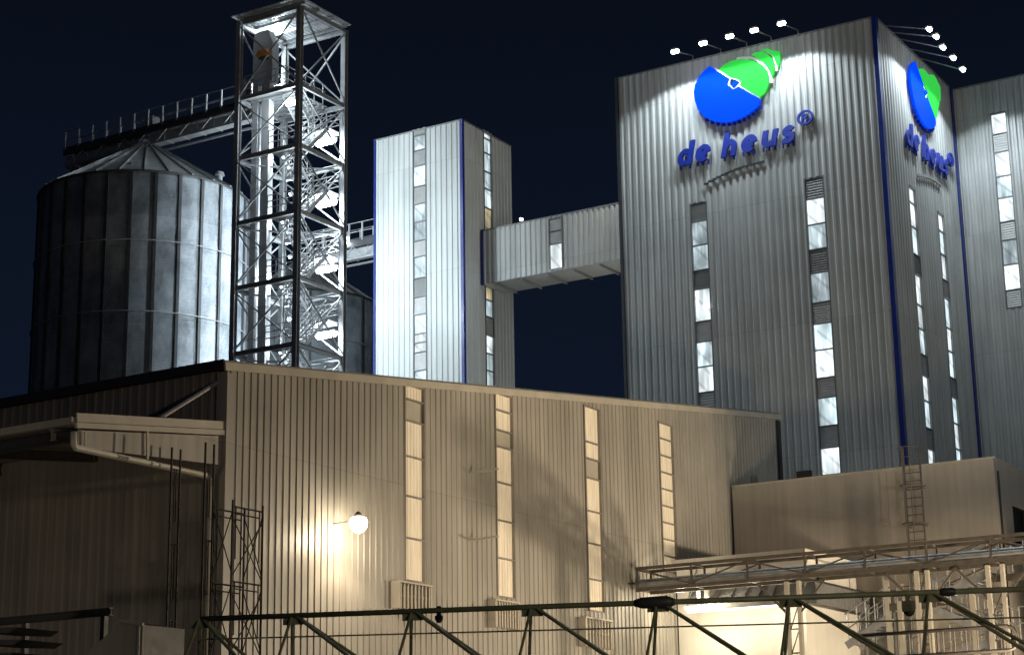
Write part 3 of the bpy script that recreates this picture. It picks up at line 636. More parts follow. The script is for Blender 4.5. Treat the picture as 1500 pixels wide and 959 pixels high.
for i in range(1, len(LZ_) - 2):
    z = LZ_[i]; zn = LZ_[i + 1]; zm = (z + zn) / 2 + .15
    xa = LX1 - .25 - SW; xb = LX1 - .22
    # floor at the level (left part) and half landing at the far end
    fl = MB(); fl.box((LX0 + 1.75, LY0 + .2, z + .12), (LX1 - .2, LY0 + 1.0, z + .15))
    for k in range(6): fl.box((LX0 + 1.75, LY0 + .2 + k * .155, z + .06), (LX1 - .2, LY0 + .225 + k * .155, z + .119))
    fl.build('platform', M['galv'], lat)
    hl = MB(); hl.box((LX1 - .2 - 2 * SW - .1, LY1 - .95, zm), (LX1 - .18, LY1 - .15, zm + .03)); hl.bar((LX1 - .2 - 2*SW - .1, LY1 - .95, zm - .07), (LX1 - .18, LY1 - .95, zm - .07), .05, .13); hl.bar((LX1 - .2 - 2*SW - .1, LY1 - .15, zm - .07), (LX1 - .18, LY1 - .15, zm - .07), .05, .13)
    hl.build('landing', M['galv'], lat)
    for (x0, za, zc, ya, yb) in ((xa, zm, z + .13, LY1 - .95, LY0 + 1.0), (xa - SW - .05, zm, zn + .13, LY1 - .95, LY0 + 1.0)):
        td = MB(); n = 8
        for k in range(1, n):
            t = k / n; yy = ya + (yb - ya) * t; zz = za + (zc - za) * t; td.box((x0 + .03, yy - .1, zz), (x0 + SW - .03, yy + .1, zz + .03))
        fl_ = td.build('stair_flight', M['galv'], lat)
        for xx in (x0, x0 + SW):
            MB().bar((xx, ya, za), (xx, yb, zc), .04, .19).build('stringer', M['steel'], fl_); hr = MB()
            for hgt in (.35, .65, .95): hr.tube([(xx, ya, za + hgt), (xx, yb, zc + hgt)], .02, 6)
            for k in range(4): t = (k + .3) / 3.6; hr.tube([(xx, ya + (yb-ya)*t, za + (zc-za)*t), (xx, ya + (yb-ya)*t, za + (zc-za)*t + .95)], .024, 6)
            hr.build('handrail', M['galv'], fl_)
    rl = MB(); rl2 = MB()
    for hgt in (.4, .7, 1.0):
        rl.tube([(LX0 + 1.8, LY0 + .18, z + .15 + hgt), (LX1 - .15, LY0 + .18, z + .15 + hgt)], .024, 6); rl.tube([(LX1 - .14, LY0 + .18, z + .15 + hgt), (LX1 - .14, LY0 + 1.0, z + .15 + hgt)], .024, 6)
        rl2.tube([(LX1 - 2.0, LY1 - .13, zm + hgt), (LX1 - .14, LY1 - .13, zm + hgt), (LX1 - .14, LY1 - .9, zm + hgt)], .024, 6)
    for k in range(4): rl.tube([(LX0 + 1.8 + k * .56, LY0 + .18, z + .15), (LX0 + 1.8 + k * .56, LY0 + .18, z + 1.15)], .024, 6)
    for k in range(3): rl2.tube([(LX1 - .14 - k * .8, LY1 - .13, zm), (LX1 - .14 - k * .8, LY1 - .13, zm + 1.0)], .024, 6)
    rl.build('guard_rail', M['galv'], lat); rl2.build('guard_rail', M['galv'], lat)
    # cross tie in the storey, back to front
    MB().bar((LX0 + .2, LY0 + .3, z - .25), (LX1 - .2, LY1 - .3, z - .25), .10, .07).build('plan_brace', M['galv'], lat)
# top machinery floor with its rail
z = LZ_[6]
tf = MB(); tf.box((LX0 + .15, LY0 + .15, z + .12), (LX1 - .95, LY1 - .15, z + .16))
for k in range(8): tf.box((LX0 + .2, LY0 + .3 + k * .42, z + .03), (LX1 - 1.0, LY0 + .36 + k * .42, z + .118))
tf.build('machine_floor', M['galv'], lat)
rl = MB()
for hgt in (.4, .7, 1.05):
    rl.tube([(LX0 + .2, LY0 + .2, z + .16 + hgt), (LX1 - .95, LY0 + .2, z + .16 + hgt), (LX1 - .95, LY1 - .3, z + .16 + hgt)], .026, 6)
for k in range(5): rl.tube([(LX0 + .2 + k * .64, LY0 + .2, z + .16), (LX0 + .2 + k * .64, LY0 + .2, z + 1.21)], .026, 6)
for k in range(5): rl.tube([(LX1 - .95, LY0 + .3 + k * .7, z + .16), (LX1 - .95, LY0 + .3 + k * .7, z + 1.21)], .026, 6)
rl.build('guard_rail', M['galv'], lat)
# roof: ribbed sheet on purlins
rx0, rx1, ry0, ry1 = LX0 - .28, LX1 + .30, LY0 - .35, LY1 + .15; rz = 39.66
rfm = MB(); k = 0; xx = rx0
while xx < rx1 - .05:
    rfm.box((xx, ry0, rz), (xx + .12, ry1, rz + .05)); rfm.box((xx + .121, ry0, rz + .02), (min(xx + .24, rx1), ry1, rz + .03)); xx += .242
rfm.build('roof', M['galv'], lat)
for k in range(4):
    yy = LY0 + .1 + k * (LY1 - LY0 - .2) / 3; MB().bar((rx0 + .1, yy, rz - .09), (rx1 - .1, yy, rz - .09), .08, .15).build('purlin', M['galv'], lat)

# bucket elevator legs inside
bx = PY(366, 300, LY0 + 1.0).x
be = thing('bucket_elevator', 'pair of pale square elevator casings rising through the open steel tower', 'elevator', (bx, LY0 + 1, 0))
for px0, px1 in ((366, 374), (380, 391)):
    a_, b_ = PY(px0, 330, LY0 + .95).x, PY(px1, 330, LY0 + .95).x
    MB().box((a_, LY0 + .95, 0), (b_, LY0 + 1.32, 36.4)).build('casing', M['casing'], be)
    for k in range(14): MB().box((a_ - .03, LY0 + .93, 16 + k * 1.5), (b_ + .03, LY0 + 1.34, 16.05 + k * 1.5)).build('flange', M['steel'], be)
hx0, hx1 = PY(372, 60, LY0 + .95).x, PY(400, 60, LY0 + .95).x; ht = PY(386, 46, LY0 + .95).z
MB().prism([(hx0, LY0 + .92, 36.4), (hx1, LY0 + .92, 36.4), (hx1, LY0 + .92, ht - .7), (hx1 - .3, LY0 + .92, ht), (hx0 + .1, LY0 + .92, ht), (hx0, LY0 + .92, ht - .3)], (0, .5, 0)).build('elevator_head', M['casing'], be)
mo = PY(387, 78, LY0 + .75)
mt = thing('gear_motor', 'round orange drive motor high in the open steel tower under its roof', 'motor', mo)
MB().tube([mo + V((-.36, 0, 0)), mo + V((-.30, 0, 0)), mo + V((.22, 0, -.02)), mo + V((.30, 0, -.02))], [.14, .22, .22, .12], 14).build('motor_body', M['orange'], mt, True)
MB().box(mo + V((-.25, -.16, -.30)), mo + V((.2, .16, -.222))).build('base_plate', M['dsteel'], mt)
MB().tube([mo + V((-.36, .0, 0)), mo + V((-.52, 0, 0))], .09, 10).build('shaft_cover', M['galv'], mt)
pb_ = PY(358, 86, LY0 + .6); hb = thing('control_cabinet', 'grey control cabinet on the top floor of the open steel tower', 'cabinet', (pb_.x, pb_.y, LZ_[6] + .16))
MB().box((pb_.x - .25, pb_.y, LZ_[6] + .162), (pb_.x + .2, pb_.y + .3, LZ_[6] + 1.35)).build('cabinet_body', M['dsteel'], hb); MB().box((pb_.x - .22, pb_.y - .02, LZ_[6] + .22), (pb_.x + .17, pb_.y - .004, LZ_[6] + 1.3)).build('cabinet_door', M['steel'], hb)

# lamps of the stair tower
def strip_lamp(p, label, power, u=(1,0,0), L=.62, r=.165, tilt=None):
    u = V(u); p = V(p)
    t = thing('stair_lamp', label, 'lamp', p, 'lamps of the open steel tower')
    MB().box(p - u * L + V((-.08, -.10, .06)), p + u * L + V((.08, .10, .13))).build('lamp_housing', M['steel'], t)
    MB().tube([p - u * L, p - u * (L * .8), p + u * (L * .8), p + u * L], [.05, r, r, .05], 12).build('lens', M['lens_cool'], t, True)
    lamp('POINT', 'lamp_glow', p + V((0, 0, -.30)), power, COOL, t, size=.12)
    return t
names = ['lowest of the five long stair lamps in the steel tower', 'second lowest long stair lamp in the steel tower', 'middle of the five long stair lamps in the steel tower', 'second highest long stair lamp, right of the bright round one', ]
for k, (px, py) in enumerate(((478, 490), (478, 394), (478, 298), (477, 208))):
    p = PY(px, py, LY1 - .55); i = [2, 3, 4, 5][k]
    strip_lamp(p, ['lowest long white lamp under a stair landing of the steel tower', 'long white lamp under the second landing up the steel tower', 'long white lamp under the third landing up the steel tower', 'topmost long white lamp under a stair landing, below the round lamp'][k], [320, 480, 560, 600][k])
p = PY(426, 150, LY0 + .45); strip_lamp(p, 'short glaring white lamp beside the near column, under the machinery floor', 380, L=.26, r=.17)
p = PY(404, 36, LY0 + 1.9); strip_lamp(p, 'long white lamp under the roof of the steel tower', 380, L=.55, r=.1)

def small_lamp(p, d, label, power, group='small lamps around the silo and steel tower'):
    p, d = V(p), V(d).normalized(); t = thing('bulkhead_lamp', label, 'lamp', p, group)
    MB().tube([p, p + d * .06], .11, 12).build('housing', M['steel'], t); MB().tube([p + d * .062, p + d * .12, p + d * .16], [.10, .09, .04], 12).build('lens', M['lens_cool'], t, True)
    lamp('POINT', 'lamp_glow', p + d * .36, power, COOL, t, size=.08)
for k, nm in ((2, 'lowest small lamp on the left column of the steel tower'), (3, 'second lowest small lamp on the left column of the steel tower'), (4, 'second highest small lamp on the left column of the steel tower'), (5, 'highest small lamp on the left column of the steel tower')):
    small_lamp((LX0 - .14, LY1 + .9, LZ_[k] - .45), (-1, .1, -.2), nm, 620)
small_lamp((LX0 - .2, LY1 - .3, LZ_[6] + 2.4), (-1, 0, -.2), 'added fill lamp at the top left of the steel tower above the catwalk', 450)  # added to light the catwalk posts
small_lamp((LX1 - .9, LY1 + .2, 27.6), (.1, 1, -.2), 'added fill lamp on the rear of the steel tower shining at the farther silo', 650)  # added to brighten the farther silo
lq = PY(509, 346, EY + .4); small_lamp(lq, (-.3, -.2, -1), 'small bright lamp on the rail of the short link catwalk', 120)

# ================================================================ silos
def silo(name, label, cx, cy, r, ze, zr, nst, ladder=None, rings=(), a0=0.):
    s = thing(name, label, 'silo', (cx, cy, 0), 'round steel grain silos')
    b = MB(); b.tube([(cx, cy, 0), (cx, cy, ze)], r, 96, cap=False); b.build('shell', M['silo'], s, True)
    b = MB(); n = nst
    for k in range(n):
        a_, a2 = 2*math.pi*k/n + a0, 2*math.pi*(k+1)/n + a0
        P = lambda rr, t, z: (cx + rr*math.cos(t), cy + rr*math.sin(t), z)
        b.quad(P(r + .12, a_, ze - .05), P(r + .12, a2, ze - .05), P(.45, a2, zr), P(.45, a_, zr))
    rf = b.build('cone_roof', M['galv'], s)
    b = MB()
    for k in range(n):
        t = 2*math.pi*k/n + a0; c, sn = math.cos(t), math.sin(t)
        b.bar((cx + (r + .12)*c, cy + (r + .12)*sn, ze + .01), (cx + .45*c, cy + .45*sn, zr + .06), .05, .10)
    b.build('roof_ribs', M['galv'], rf)
    MB().tube([(cx, cy, zr - .05), (cx, cy, zr + .25), (cx, cy, zr + .32)], [.5, .5, .42], 20).build('cap', M['galv'], rf)
    MB().tube([(cx + (r+.1)*math.cos(t), cy + (r+.1)*math.sin(t), ze - .05) for t in [2*math.pi*k/64 for k in range(65)]], .06, 6).build('eave_ring', M['dsteel'], s)
    for k in range(n):
        t = 2*math.pi*(k + .5)/n + a0; c, sn = math.cos(t), math.sin(t)
        MB().bar((cx + (r + .05)*c, cy + (r + .05)*sn, 0), (cx + (r + .05)*c, cy + (r + .05)*sn, ze - .1), .15, .09, hint=(c, sn, 0)).build('stiffener', M['dsteel'], s)
    for z in rings:
        MB().tube([(cx + (r+.14)*math.cos(t), cy + (r+.14)*math.sin(t), z) for t in [2*math.pi*k/64 for k in range(65)]], .03, 6).build('wind_ring', M['steel'], s)
    return s
DS = 97.0
d_ = ray(213, 290); SC = CAM + d_ * DS; SR = 150 / F * DS
h_ = V((d_.x, d_.y, 0)); hl = h_.length * DS; fr_ = ray(206, 249); SZ = CAM.z + fr_.z * (hl - SR) / math.hypot(fr_.x, fr_.y)
SCX, SCY = SC.x, SC.y; ap_ = ray(219, 213); SAP = CAM.z + ap_.z * hl / math.hypot(ap_.x, ap_.y)
s1_ = silo('grain_silo', 'big round corrugated steel silo with cone roof standing left of the open steel tower', SCX, SCY, SR, SZ, SAP - .1, 28, rings=[SZ - 3.6 * k for k in range(1, 4)], a0=.06)
hp = PZ(190, 246, SZ + .55)
MB().box((hp.x - .2, hp.y - .2, SZ + .35), (hp.x + .25, hp.y + .25, SZ + .75)).build('roof_hatch', M['dsteel'], s1_)
vx = CAM + ray(322, 258) * (DS - 1.6); MB().tube([vx + V((0,0,-.5)), vx, vx + V((0,0,.02)), vx + V((0,0,.2))], [.14, .14, .26, .2], 12).build('roof_vent', M['galv'], s1_)
DS2 = 112.0
p2_ = CAM + ray(446, 452) * DS2
sil2 = silo('grain_silo', 'farther steel silo with cone roof, seen between the open steel tower and the slim tower', p2_.x, p2_.y, 108 / F * DS2, p2_.z, p2_.z + 2.9, 16, rings=[p2_.z - 2.9 * k for k in range(1, 4)], a0=.15)

# catwalks
def catwalk(name, label, x0, x1, y, zt, w, trough, n_posts, mid_box=None, rail=True, hanger=None):
    c = thing(name, label, 'catwalk', (x1, y, zt))
    for sgn in (-1, 1): MB().ibeam((x0, y + sgn * w/2, zt - .12), (x1, y + sgn * w/2, zt - .12), .10, .44, .02).build('side_beam', M['dsteel'], c)
    d = MB(); d.box((x0, y - w/2 + .05, zt), (x1, y + w/2 - .05, zt + .03)); d.build('deck', M['galv'], c)
    if trough:
        MB().box((x0 + .3, y - .32, zt - .80), (x1, y + .32, zt - .35)).build('conveyor_trough', M['galv'], c)
        fl = MB(); k = 0; xx = x0 + .4
        while xx < x1: fl.box((xx, y - .36, zt - .84), (xx + .05, y + .36, zt - .31)); xx += 1.1
        fl.build('trough_flanges', M['galv'], c)
        lo = MB(); lo.bar((x0 + .6, y - w/2, zt - .95), (x1, y - w/2, zt - .95), .08, .10); lo.bar((x0 + .6, y + w/2, zt - .95), (x1, y + w/2, zt - .95), .08, .10); lo.build('bottom_chord', M['steel'], c)
        xx = x0 + .6
        while xx < x1 - .3:
            MB().bar((xx, y - w/2, zt - .92), (xx + .75, y - w/2, zt - .30), .05, .05).bar((xx + .75, y - w/2, zt - .30), (min(xx + 1.5, x1), y - w/2, zt - .92), .05, .05).build('lacing', M['steel'], c); xx += 1.5
    for k in range(n_posts):
        xx = x0 + .1 + (x1 - x0 - .3) * k / (n_posts - 1)
        for sgn in (-1, 1): MB().bar((xx, y + sgn * w/2, zt), (xx, y + sgn * w/2, zt + 1.0), .08, .06).build('rail_post', M['casing'], c)
    for sgn in (-1, 1):
        r_ = MB()
        for hgt in (.5, 1.0): r_.tube([(x0 + .1, y + sgn * w/2, zt + hgt), (x1 - .2, y + sgn * w/2, zt + hgt)], .022, 6)
        r_.build('handrail', M['steel'], c)
    return c
ca = PY(92, 242, SCY - .55); cb = PY(345, 172, SCY - .55)
CZ = SZ + 3.0
CZ = PY(222, 193, SCY).z
cat = catwalk('silo_catwalk', 'long railed catwalk and conveyor running over the cone roof of the near silo', ca.x, LX0 - .1, SCY, CZ, 1.1, True, 15)
mo = PY(222, 180, SCY); MB().box((SCX - .1, SCY - .3, CZ + .05), (SCX + .6, SCY + .25, CZ + .75)).build('drive_housing', M['galv'], cat)
MB().tube([(SCX, SCY, CZ - .8), (SCX, SCY, SAP + .1)], .28, 14).build('drop_spout', M['galv'], cat)
MB().box((ca.x - .05, SCY - .35, CZ - .95), (ca.x + .55, SCY + .35, CZ - .35)).build('tail_box', M['galv'], cat)
MB().bar((ca.x + .3, SCY - .3, CZ - .95), (ca.x + .3, SCY - .3, CZ - 1.9), .08).bar((ca.x + .3, SCY + .3, CZ - .95), (ca.x + .3, SCY + .3, CZ - 1.9), .08).build('support_leg', M['steel'], cat)
kc = PY(548, 348, 77.2)
catwalk('link_catwalk', 'short railed catwalk joining the open steel tower to the slim pale tower', LX1 - 1.5, EX0 - .05, 77.2 , PY(530, 352, 77.2).z, 1.0, True, 5) if False else None
c0 = PX(507, 360, LX1 + .2); 
zl = PY(530, 356, EY + .9).z
catwalk('link_catwalk', 'short railed catwalk joining the open steel tower to the slim pale tower', -59.0, EX0 - .05, EY + .9, zl, 1.0, True, 6)

# ================================================================ frame scaffolds by the shed corner
def scaffold(label, x0, x1, y0, y1, zt, step, mat, top=.15, cross=True):
    s = thing('scaffold', label, 'scaffold', (x0, y0, 0))
    for x in (x0, x1):
        for y in (y0, y1): MB().tube([(x, y, 0), (x, y, zt + top)], .026, 6).build('post', mat, s)
    z = zt
    while z > .5:
        for x in (x0, x1):
            f = MB(); f.tube([(x, y0, z), (x, y1, z)], .022, 6); f.tube([(x, y0 + .12, z - .16), (x, y1 - .12, z - .16)], .018, 6)
            for yy in (y0 + .12, y1 - .12): f.tube([(x, yy, z), (x, yy, z - .7 * step)], .016, 6)
            f.build('frame', mat, s)
        for y in (y0, y1) if cross else ():
            MB().tube([(x0, y, z - .1), (x1, y, z - step + .2)], .014, 6).tube([(x0, y, z - step + .2), (x1, y, z - .1)], .014, 6).build('cross_brace', mat, s)
        if cross: MB().tube([(x1, y0, z - .25), (x1, y1, z - step + .1)], .014, 6).tube([(x1, y0, z - step + .1), (x1, y1, z - .25)], .014, 6).build('cross_brace', mat, s)
        z -= step
    return s
sc0 = PX(341, 741, XW + 1.6); sc1 = PX(385, 748, XW + 1.6)
scaffold('tall dark tube scaffold tower against the lit beige shed wall', XW + 1.05, XW + 1.6, sc0.y, sc1.y, sc0.z, 1.72, M['rust'])
d0 = PY(252, 655, Y0 - 2.2); d1 = PY(301, 660, Y0 - 2.2)
scaffold('dim tube scaffold tower under the canopy against the unlit end wall', d0.x, d1.x, Y0 - 2.2, Y0 - 1.9, d0.z - .5, 1.75, M['rust'], top=.5, cross=False)

# ================================================================ white loading block and glazed awning
HY = 58.6
hx1 = PY(1176, 850, HY).x; hz = PY(1100, 822, HY).z
wb_ = thing('loading_block', 'bright white low block with a flat overhanging roof between shed and stairs', 'building', (hx1, HY, 0))
w_ = MB(); w_.quad((XW + .11, HY, 0), (hx1, HY, 0), (hx1, HY, hz), (XW + .11, HY, hz)); w_.quad((hx1, HY, 0), (hx1, AY - .02, 0), (hx1, AY - .02, hz), (hx1, HY, hz)); w_.build('wall', M['white'], wb_)
MB().box((XW + .12, HY - .35, hz), (hx1 + .28, AY - .02, hz + .24)).build('roof_slab', M['white'], wb_)
MB().box((hx1 - .26, HY - .10, 0), (hx1 + .10, HY - .003, hz - .003)).build('pilaster', M['white'], wb_)
a0_ = PY(1000, 862, HY - 1.2); a1_ = PY(1165, 850, HY - 1.2)
ax0, ax1 = PY(1003, 880, HY - 1.1).x, PY(1172, 872, HY - 1.1).x; azl = PY(1090, 884, HY - 1.1).z; azh = PY(1090, 850, HY).z + .12
aw = thing('awning', 'grey framed sheet awning with a bright lower edge on the white block', 'awning', ((ax0 + ax1) / 2, HY, azh))
MB().prism([(ax0, HY - .02, azh), (ax1, HY - .02, azh), (ax1, HY - 1.1, azl), (ax0, HY - 1.1, azl)], (0, 0, .03)).build('sheet', M['galv'], aw)
for k in range(9):
    xx = ax0 + .05 + (ax1 - ax0 - .1) * k / 8; MB().bar((xx, HY - .03, azh + .05), (xx, HY - 1.1, azl + .05), .05, .06).build('rib', M['galv'], aw)
MB().bar((ax0, HY - 1.14, azl), (ax1, HY - 1.14, azl), .07, .14).build('gutter', M['galv'], aw)
for xx in (ax0 + .02, ax0 + .8, ax1 - .1): MB().tube([(xx, HY - .03, azh + .5), (xx, HY - 1.05, azl + .1)], .03, 6).build('stay', M['galv'], aw)
stl = thing('strip_light', 'long thin bright light under the front edge of the grey awning', 'strip light', ((ax0 + ax1) / 2, HY - 1.14, azl - .1))
MB().box((ax0 + .1, HY - 1.20, azl - .115), (ax1 - .1, HY - 1.06, azl - .075)).build('housing', M['trim'], stl)
MB().box((ax0 + .12, HY - 1.19, azl - .16), (ax1 - .12, HY - 1.08, azl - .117)).build('lens', emit('strip_lens', (1, .88, .66), 5), stl)
for k in range(4): lamp('POINT', 'strip_glow', (ax0 + (ax1 - ax0) * (k + .5) / 4, HY - 1.15, azl - .45), 40, (1.0, .86, .62), stl, size=.25)
fp = PY(1030, 868, HY - 1.25); fl_ = thing('yard_floodlight', 'small white floodlight with a black back on the awning edge', 'floodlight', fp)
MB().box(fp + V((-.08, -.05, -.20)), fp + V((.06, .12, .18))).build('housing', M['black'], fl_)
MB().box(fp + V((-.20, -.08, -.19)), fp + V((-.082, .10, .17))).build('lens', emit('fixture_lens', (1, .93, .78), 1.2), fl_); MB().box(fp + V((.062, -.05, -.22)), fp + V((.2, .08, .10))).build('reflector', M['white'], fl_)
lamp('SPOT', 'floodlight_beam', fp + V((.0, -.35, -.30)), 170, (1.0, .86, .62), fl_, target=fp + V((1.2, .9, -2.2)), size=.15, angle=150, blend=.5)
lamp('POINT', 'floodlight_glow', fp + V((-.6, -.5, -.30)), 60, (1.0, .86, .62), fl_, size=.15)

# dark ribbed duct running back from the block
hx = hx1 + .45
k0, k1 = PX(1191, 851, hx), PX(1291, 881, hx); k0b, k1b = PX(1191, 882, hx), PX(1291, 906, hx)
ya_, yb_ = HY - .2, AY - .05
dk = thing('ribbed_duct', 'dark ribbed metal box duct running back beside the white block', 'duct', (hx, ya_, k0b.z))
b = MB(); ribbed(b, (hx, ya_, k0b.z), (0,1,0), (1,0,0), yb_ - ya_, k0b.z, k0.z, .24, .05, .34, .14); b.build('side_sheet', M['roof'], dk)
MB().box((hx - .5, ya_, k0.z + .002), (hx + .08, yb_, k0.z + .06)).build('lid', M['dsteel'], dk); MB().box((hx - .5, ya_ - .03, k0b.z), (hx + .06, ya_ - .003, k0.z)).build('end_plate', M['dsteel'], dk)

# ================================================================ overhead pipe rack
RY = 55.0
ra = PY(931, 826, RY); rb_ = PY(1500, 789, RY); rc = PY(931, 857, RY)
RZt = (ra.z + rb_.z) / 2; RZb = RZt - (ra.z - rc.z); RX0 = ra.x; RX1 = rb_.x + 3; RW = 1.0
rack = thing('pipe_rack', 'overhead box truss of weathered steel spanning above the white block and stairs', 'pipe rack', (RX0, RY, RZb))
for yy in (RY, RY + RW):
    for zz in (RZt, RZb): MB().bar((RX0, yy, zz), (RX1, yy, zz), .09, .10 if zz == RZt else .13).build('chord', M['rack'], rack)
n = int((RX1 - RX0) / 1.9)
for k in range(n + 1):
    xx = RX0 + .05 + (RX1 - RX0 - .1) * k / n
    for yy in (RY, RY + RW):
        MB().bar((xx, yy, RZb + .07), (xx, yy, RZt - .055), .06, .06).build('post', M['rack'], rack)
        if k < n:
            xn = RX0 + .05 + (RX1 - RX0 - .1) * (k + 1) / n; za, zc = (RZb + .08, RZt - .06) if k % 2 else (RZt - .06, RZb + .08)
            MB().bar((xx + .04, yy, za), (xn - .04, yy, zc), .045, .045).build('diagonal', M['rack'], rack)
    for zz in (RZt, RZb): MB().bar((xx, RY + .05, zz), (xx, RY + RW - .05, zz), .05, .06).build('cross_tie', M['rack'], rack)
for yy, r_, zz in ((RY + .2, .10, RZb + .18), (RY + .45, .16, RZb + .24), (RY + .78, .12, RZb + .20)):
    MB().tube([(RX0 - .15, yy, zz), (RX1, yy, zz)], r_, 8).build('pipe', M['galv'], rack)
p = PY(905, 850, RY); MB().bar((p.x, RY + .2, RZb + .25), (RX0 + 1.6, RY + .2, RZb + .25), .07, .06).build('stub_rail', M['dsteel'], rack)
# its supports
for pxa, pxb in ((1147, 1165), (1340, 1356), (1446, 1468)):
    xa, xb = PY(pxa, 900, RY + .1).x, PY(pxb, 900, RY + .1).x
    for xx in (xa, xb): MB().ibeam((xx, RY + .5, 0), (xx, RY + .5, RZb - .07), .12, .14, .02, hint=(0,1,0)).build('support_column', M['pipe'], rack)
    lc = MB(); z = .4
    while z < RZb - .5: lc.bar((xa + .07, RY + .5, z), (xb - .07, RY + .5, z), .03, .04); lc.bar((xa + .07, RY + .5, z), (xb - .07, RY + .5, z + .7), .025, .03); z += .75
    lc.build('column_lacing', M['rack'], rack)
    MB().bar((xa - .05, RY + .5, RZb - 1.05), (xa - 1.0, RY + .5, RZb - .07), .07, .07).build('knee_brace', M['rack'], rack)
    MB().bar((xb + .05, RY + .5, RZb - 1.05), (xb + .9, RY + .5, RZb - .07), .05, .05).build('knee_brace', M['rack'], rack)

# ================================================================ outside steel stair at the lower right
SY = 57.4
def sp_(px, py, dy=0.): return PY(px, py, SY + dy)
stc = thing('outside_stair', 'zigzag steel stair with pale columns and handrails below the pipe rack', 'stairs', V((sp_(1400, 959).x, SY, 0)))
for px, py in ((1298, 849), (1318, 880), (1424, 868)):
    p = sp_(px, py)
    for dy in (0, 1.3): MB().ibeam((p.x, SY + dy, 0), (p.x, SY + dy, p.z), .15, .15, .02, hint=(0,1,0)).build('column', M['pipe'], stc)
def flight(A, B, mat=M['galv']):
    t_ = MB(); n = 9
    for k in range(n): t = (k + .5) / n; c = A.lerp(B, t); t_.box(c + V((-.13, .04, .02)), c + V((.13, 1.06, .05)))
    fo = t_.build('stair_flight', M['galv'], stc)
    for dy in (0, 1.1):
        MB().bar(A + V((0, dy, 0)), B + V((0, dy, 0)), .05, .24).build('stringer', mat, fo)
        h = MB()
        for hg in (.5, 1.0): h.tube([A + V((0, dy, hg)), B + V((0, dy, hg))], .024, 6)
        for k in range(5): c = A.lerp(B, (k + .3) / 4.6) + V((0, dy, 0)); h.tube([c, c + V((0, 0, 1.0))], .022, 6)
        h.build('handrail', M['galv'], fo)
flight(sp_(1368, 876), sp_(1452, 838)); flight(sp_(1362, 890), sp_(1478, 936)); flight(sp_(1330, 985), sp_(1460, 936)); flight(sp_(1300, 905), sp_(1240, 945))
for px0, px1, py in ((1296, 1372, 884), (1448, 1520, 842), (1462, 1530, 938)):
    a_, b_ = sp_(px0, py), sp_(px1, py); l_ = MB(); l_.box((a_.x, SY, a_.z - .05), (b_.x, SY + 1.25, a_.z)); l_.bar((a_.x, SY, a_.z - .14), (b_.x, SY, a_.z - .14), .06, .17); lo_ = l_.build('landing', M['rack'], stc)
    h = MB()
    for hg in (.5, 1.0): h.tube([(a_.x, SY, a_.z + hg), (b_.x, SY, a_.z + hg)], .024, 6)
    for k in range(5): xx = a_.x + (b_.x - a_.x) * k / 4; h.tube([(xx, SY, a_.z), (xx, SY, a_.z + 1.0)], .022, 6)
    h.build('guard_rail', M['galv'], lo_)
a_, b_ = sp_(1303, 884), sp_(1328, 884); MB().box((a_.x, SY + .3, 0), (b_.x, SY + .34, a_.z - .25)).build('door_leaf', M['trim'], stc)

# railing in front of the stair
GY2 = 44.0
r0 = PY(1262, 930, GY2); r1 = PY(1488, 920, GY2); rz0 = PY(1370, 958, GY2).z; rz1 = PY(1370, 923, GY2).z
rg_ = thing('safety_railing', 'dark round cornered tube railing standing in front of the outside stair', 'railing', (r0.x, GY2, 0))
MB().tube([(r0.x, GY2, rz1), (r1.x - .2, GY2, rz1), (r1.x - .06, GY2, rz1 - .06), (r1.x, GY2, rz1 - .2), (r1.x, GY2, rz0 + .15), (r1.x - .06, GY2, rz0 + .04), (r1.x - .2, GY2, rz0), (r0.x - .3, GY2, rz0)], .045, 8).build('top_rail', M['rust'], rg_, True)
for k in range(13):
    xx = r0.x + (r1.x - r0.x) * (k + .3) / 13.6; MB().tube([(xx, GY2, rz0), (xx, GY2, rz1)], .018, 6).build('baluster', M['rust'], rg_)
for xx in (r0.x + .1, (r0.x + r1.x) / 2, r1.x - .3): MB().tube([(xx, GY2 + .03, 0), (xx, GY2 + .03, rz1)], .04, 8).build('post', M['rust'], rg_)

# ================================================================ crane jib lying across the yard
JZ = 4.35
j0, j1 = PZ(296, 906, JZ), PZ(1560, 860, JZ)
jd = (j1 - j0).normalized(); jn = V((-jd.y, jd.x, 0)).normalized()
jib = thing('crane_jib', 'long dark green lattice crane jib resting across the foreground', 'crane jib', V((j0.x, j0.y, JZ - 1.3)))
def JP(px, py):        # point of the jib's upright plane under a sight line
    d = ray(px, py); t = (j0 - CAM).dot(jn) / d.dot(jn); return CAM + d * t
JD = 1.05; JW = .55
MB().tube([j0, j1], .038, 10).build('top_chord', M['jib'], jib, True)
for sg in (-1, 1): MB().tube([j0 + jn * JW * sg - V((0,0,JD)), j1 + jn * JW * sg - V((0,0,JD))], .05, 8).build('bottom_chord', M['jib'], jib, True)
nodes_px = [292, 428, 603, 778, 962, 1156, 1360, 1570]
NP = [JP(p, 905 - (p - 310) * .0361) for p in nodes_px]
NP = [V((q.x, q.y, JZ)) for q in NP]
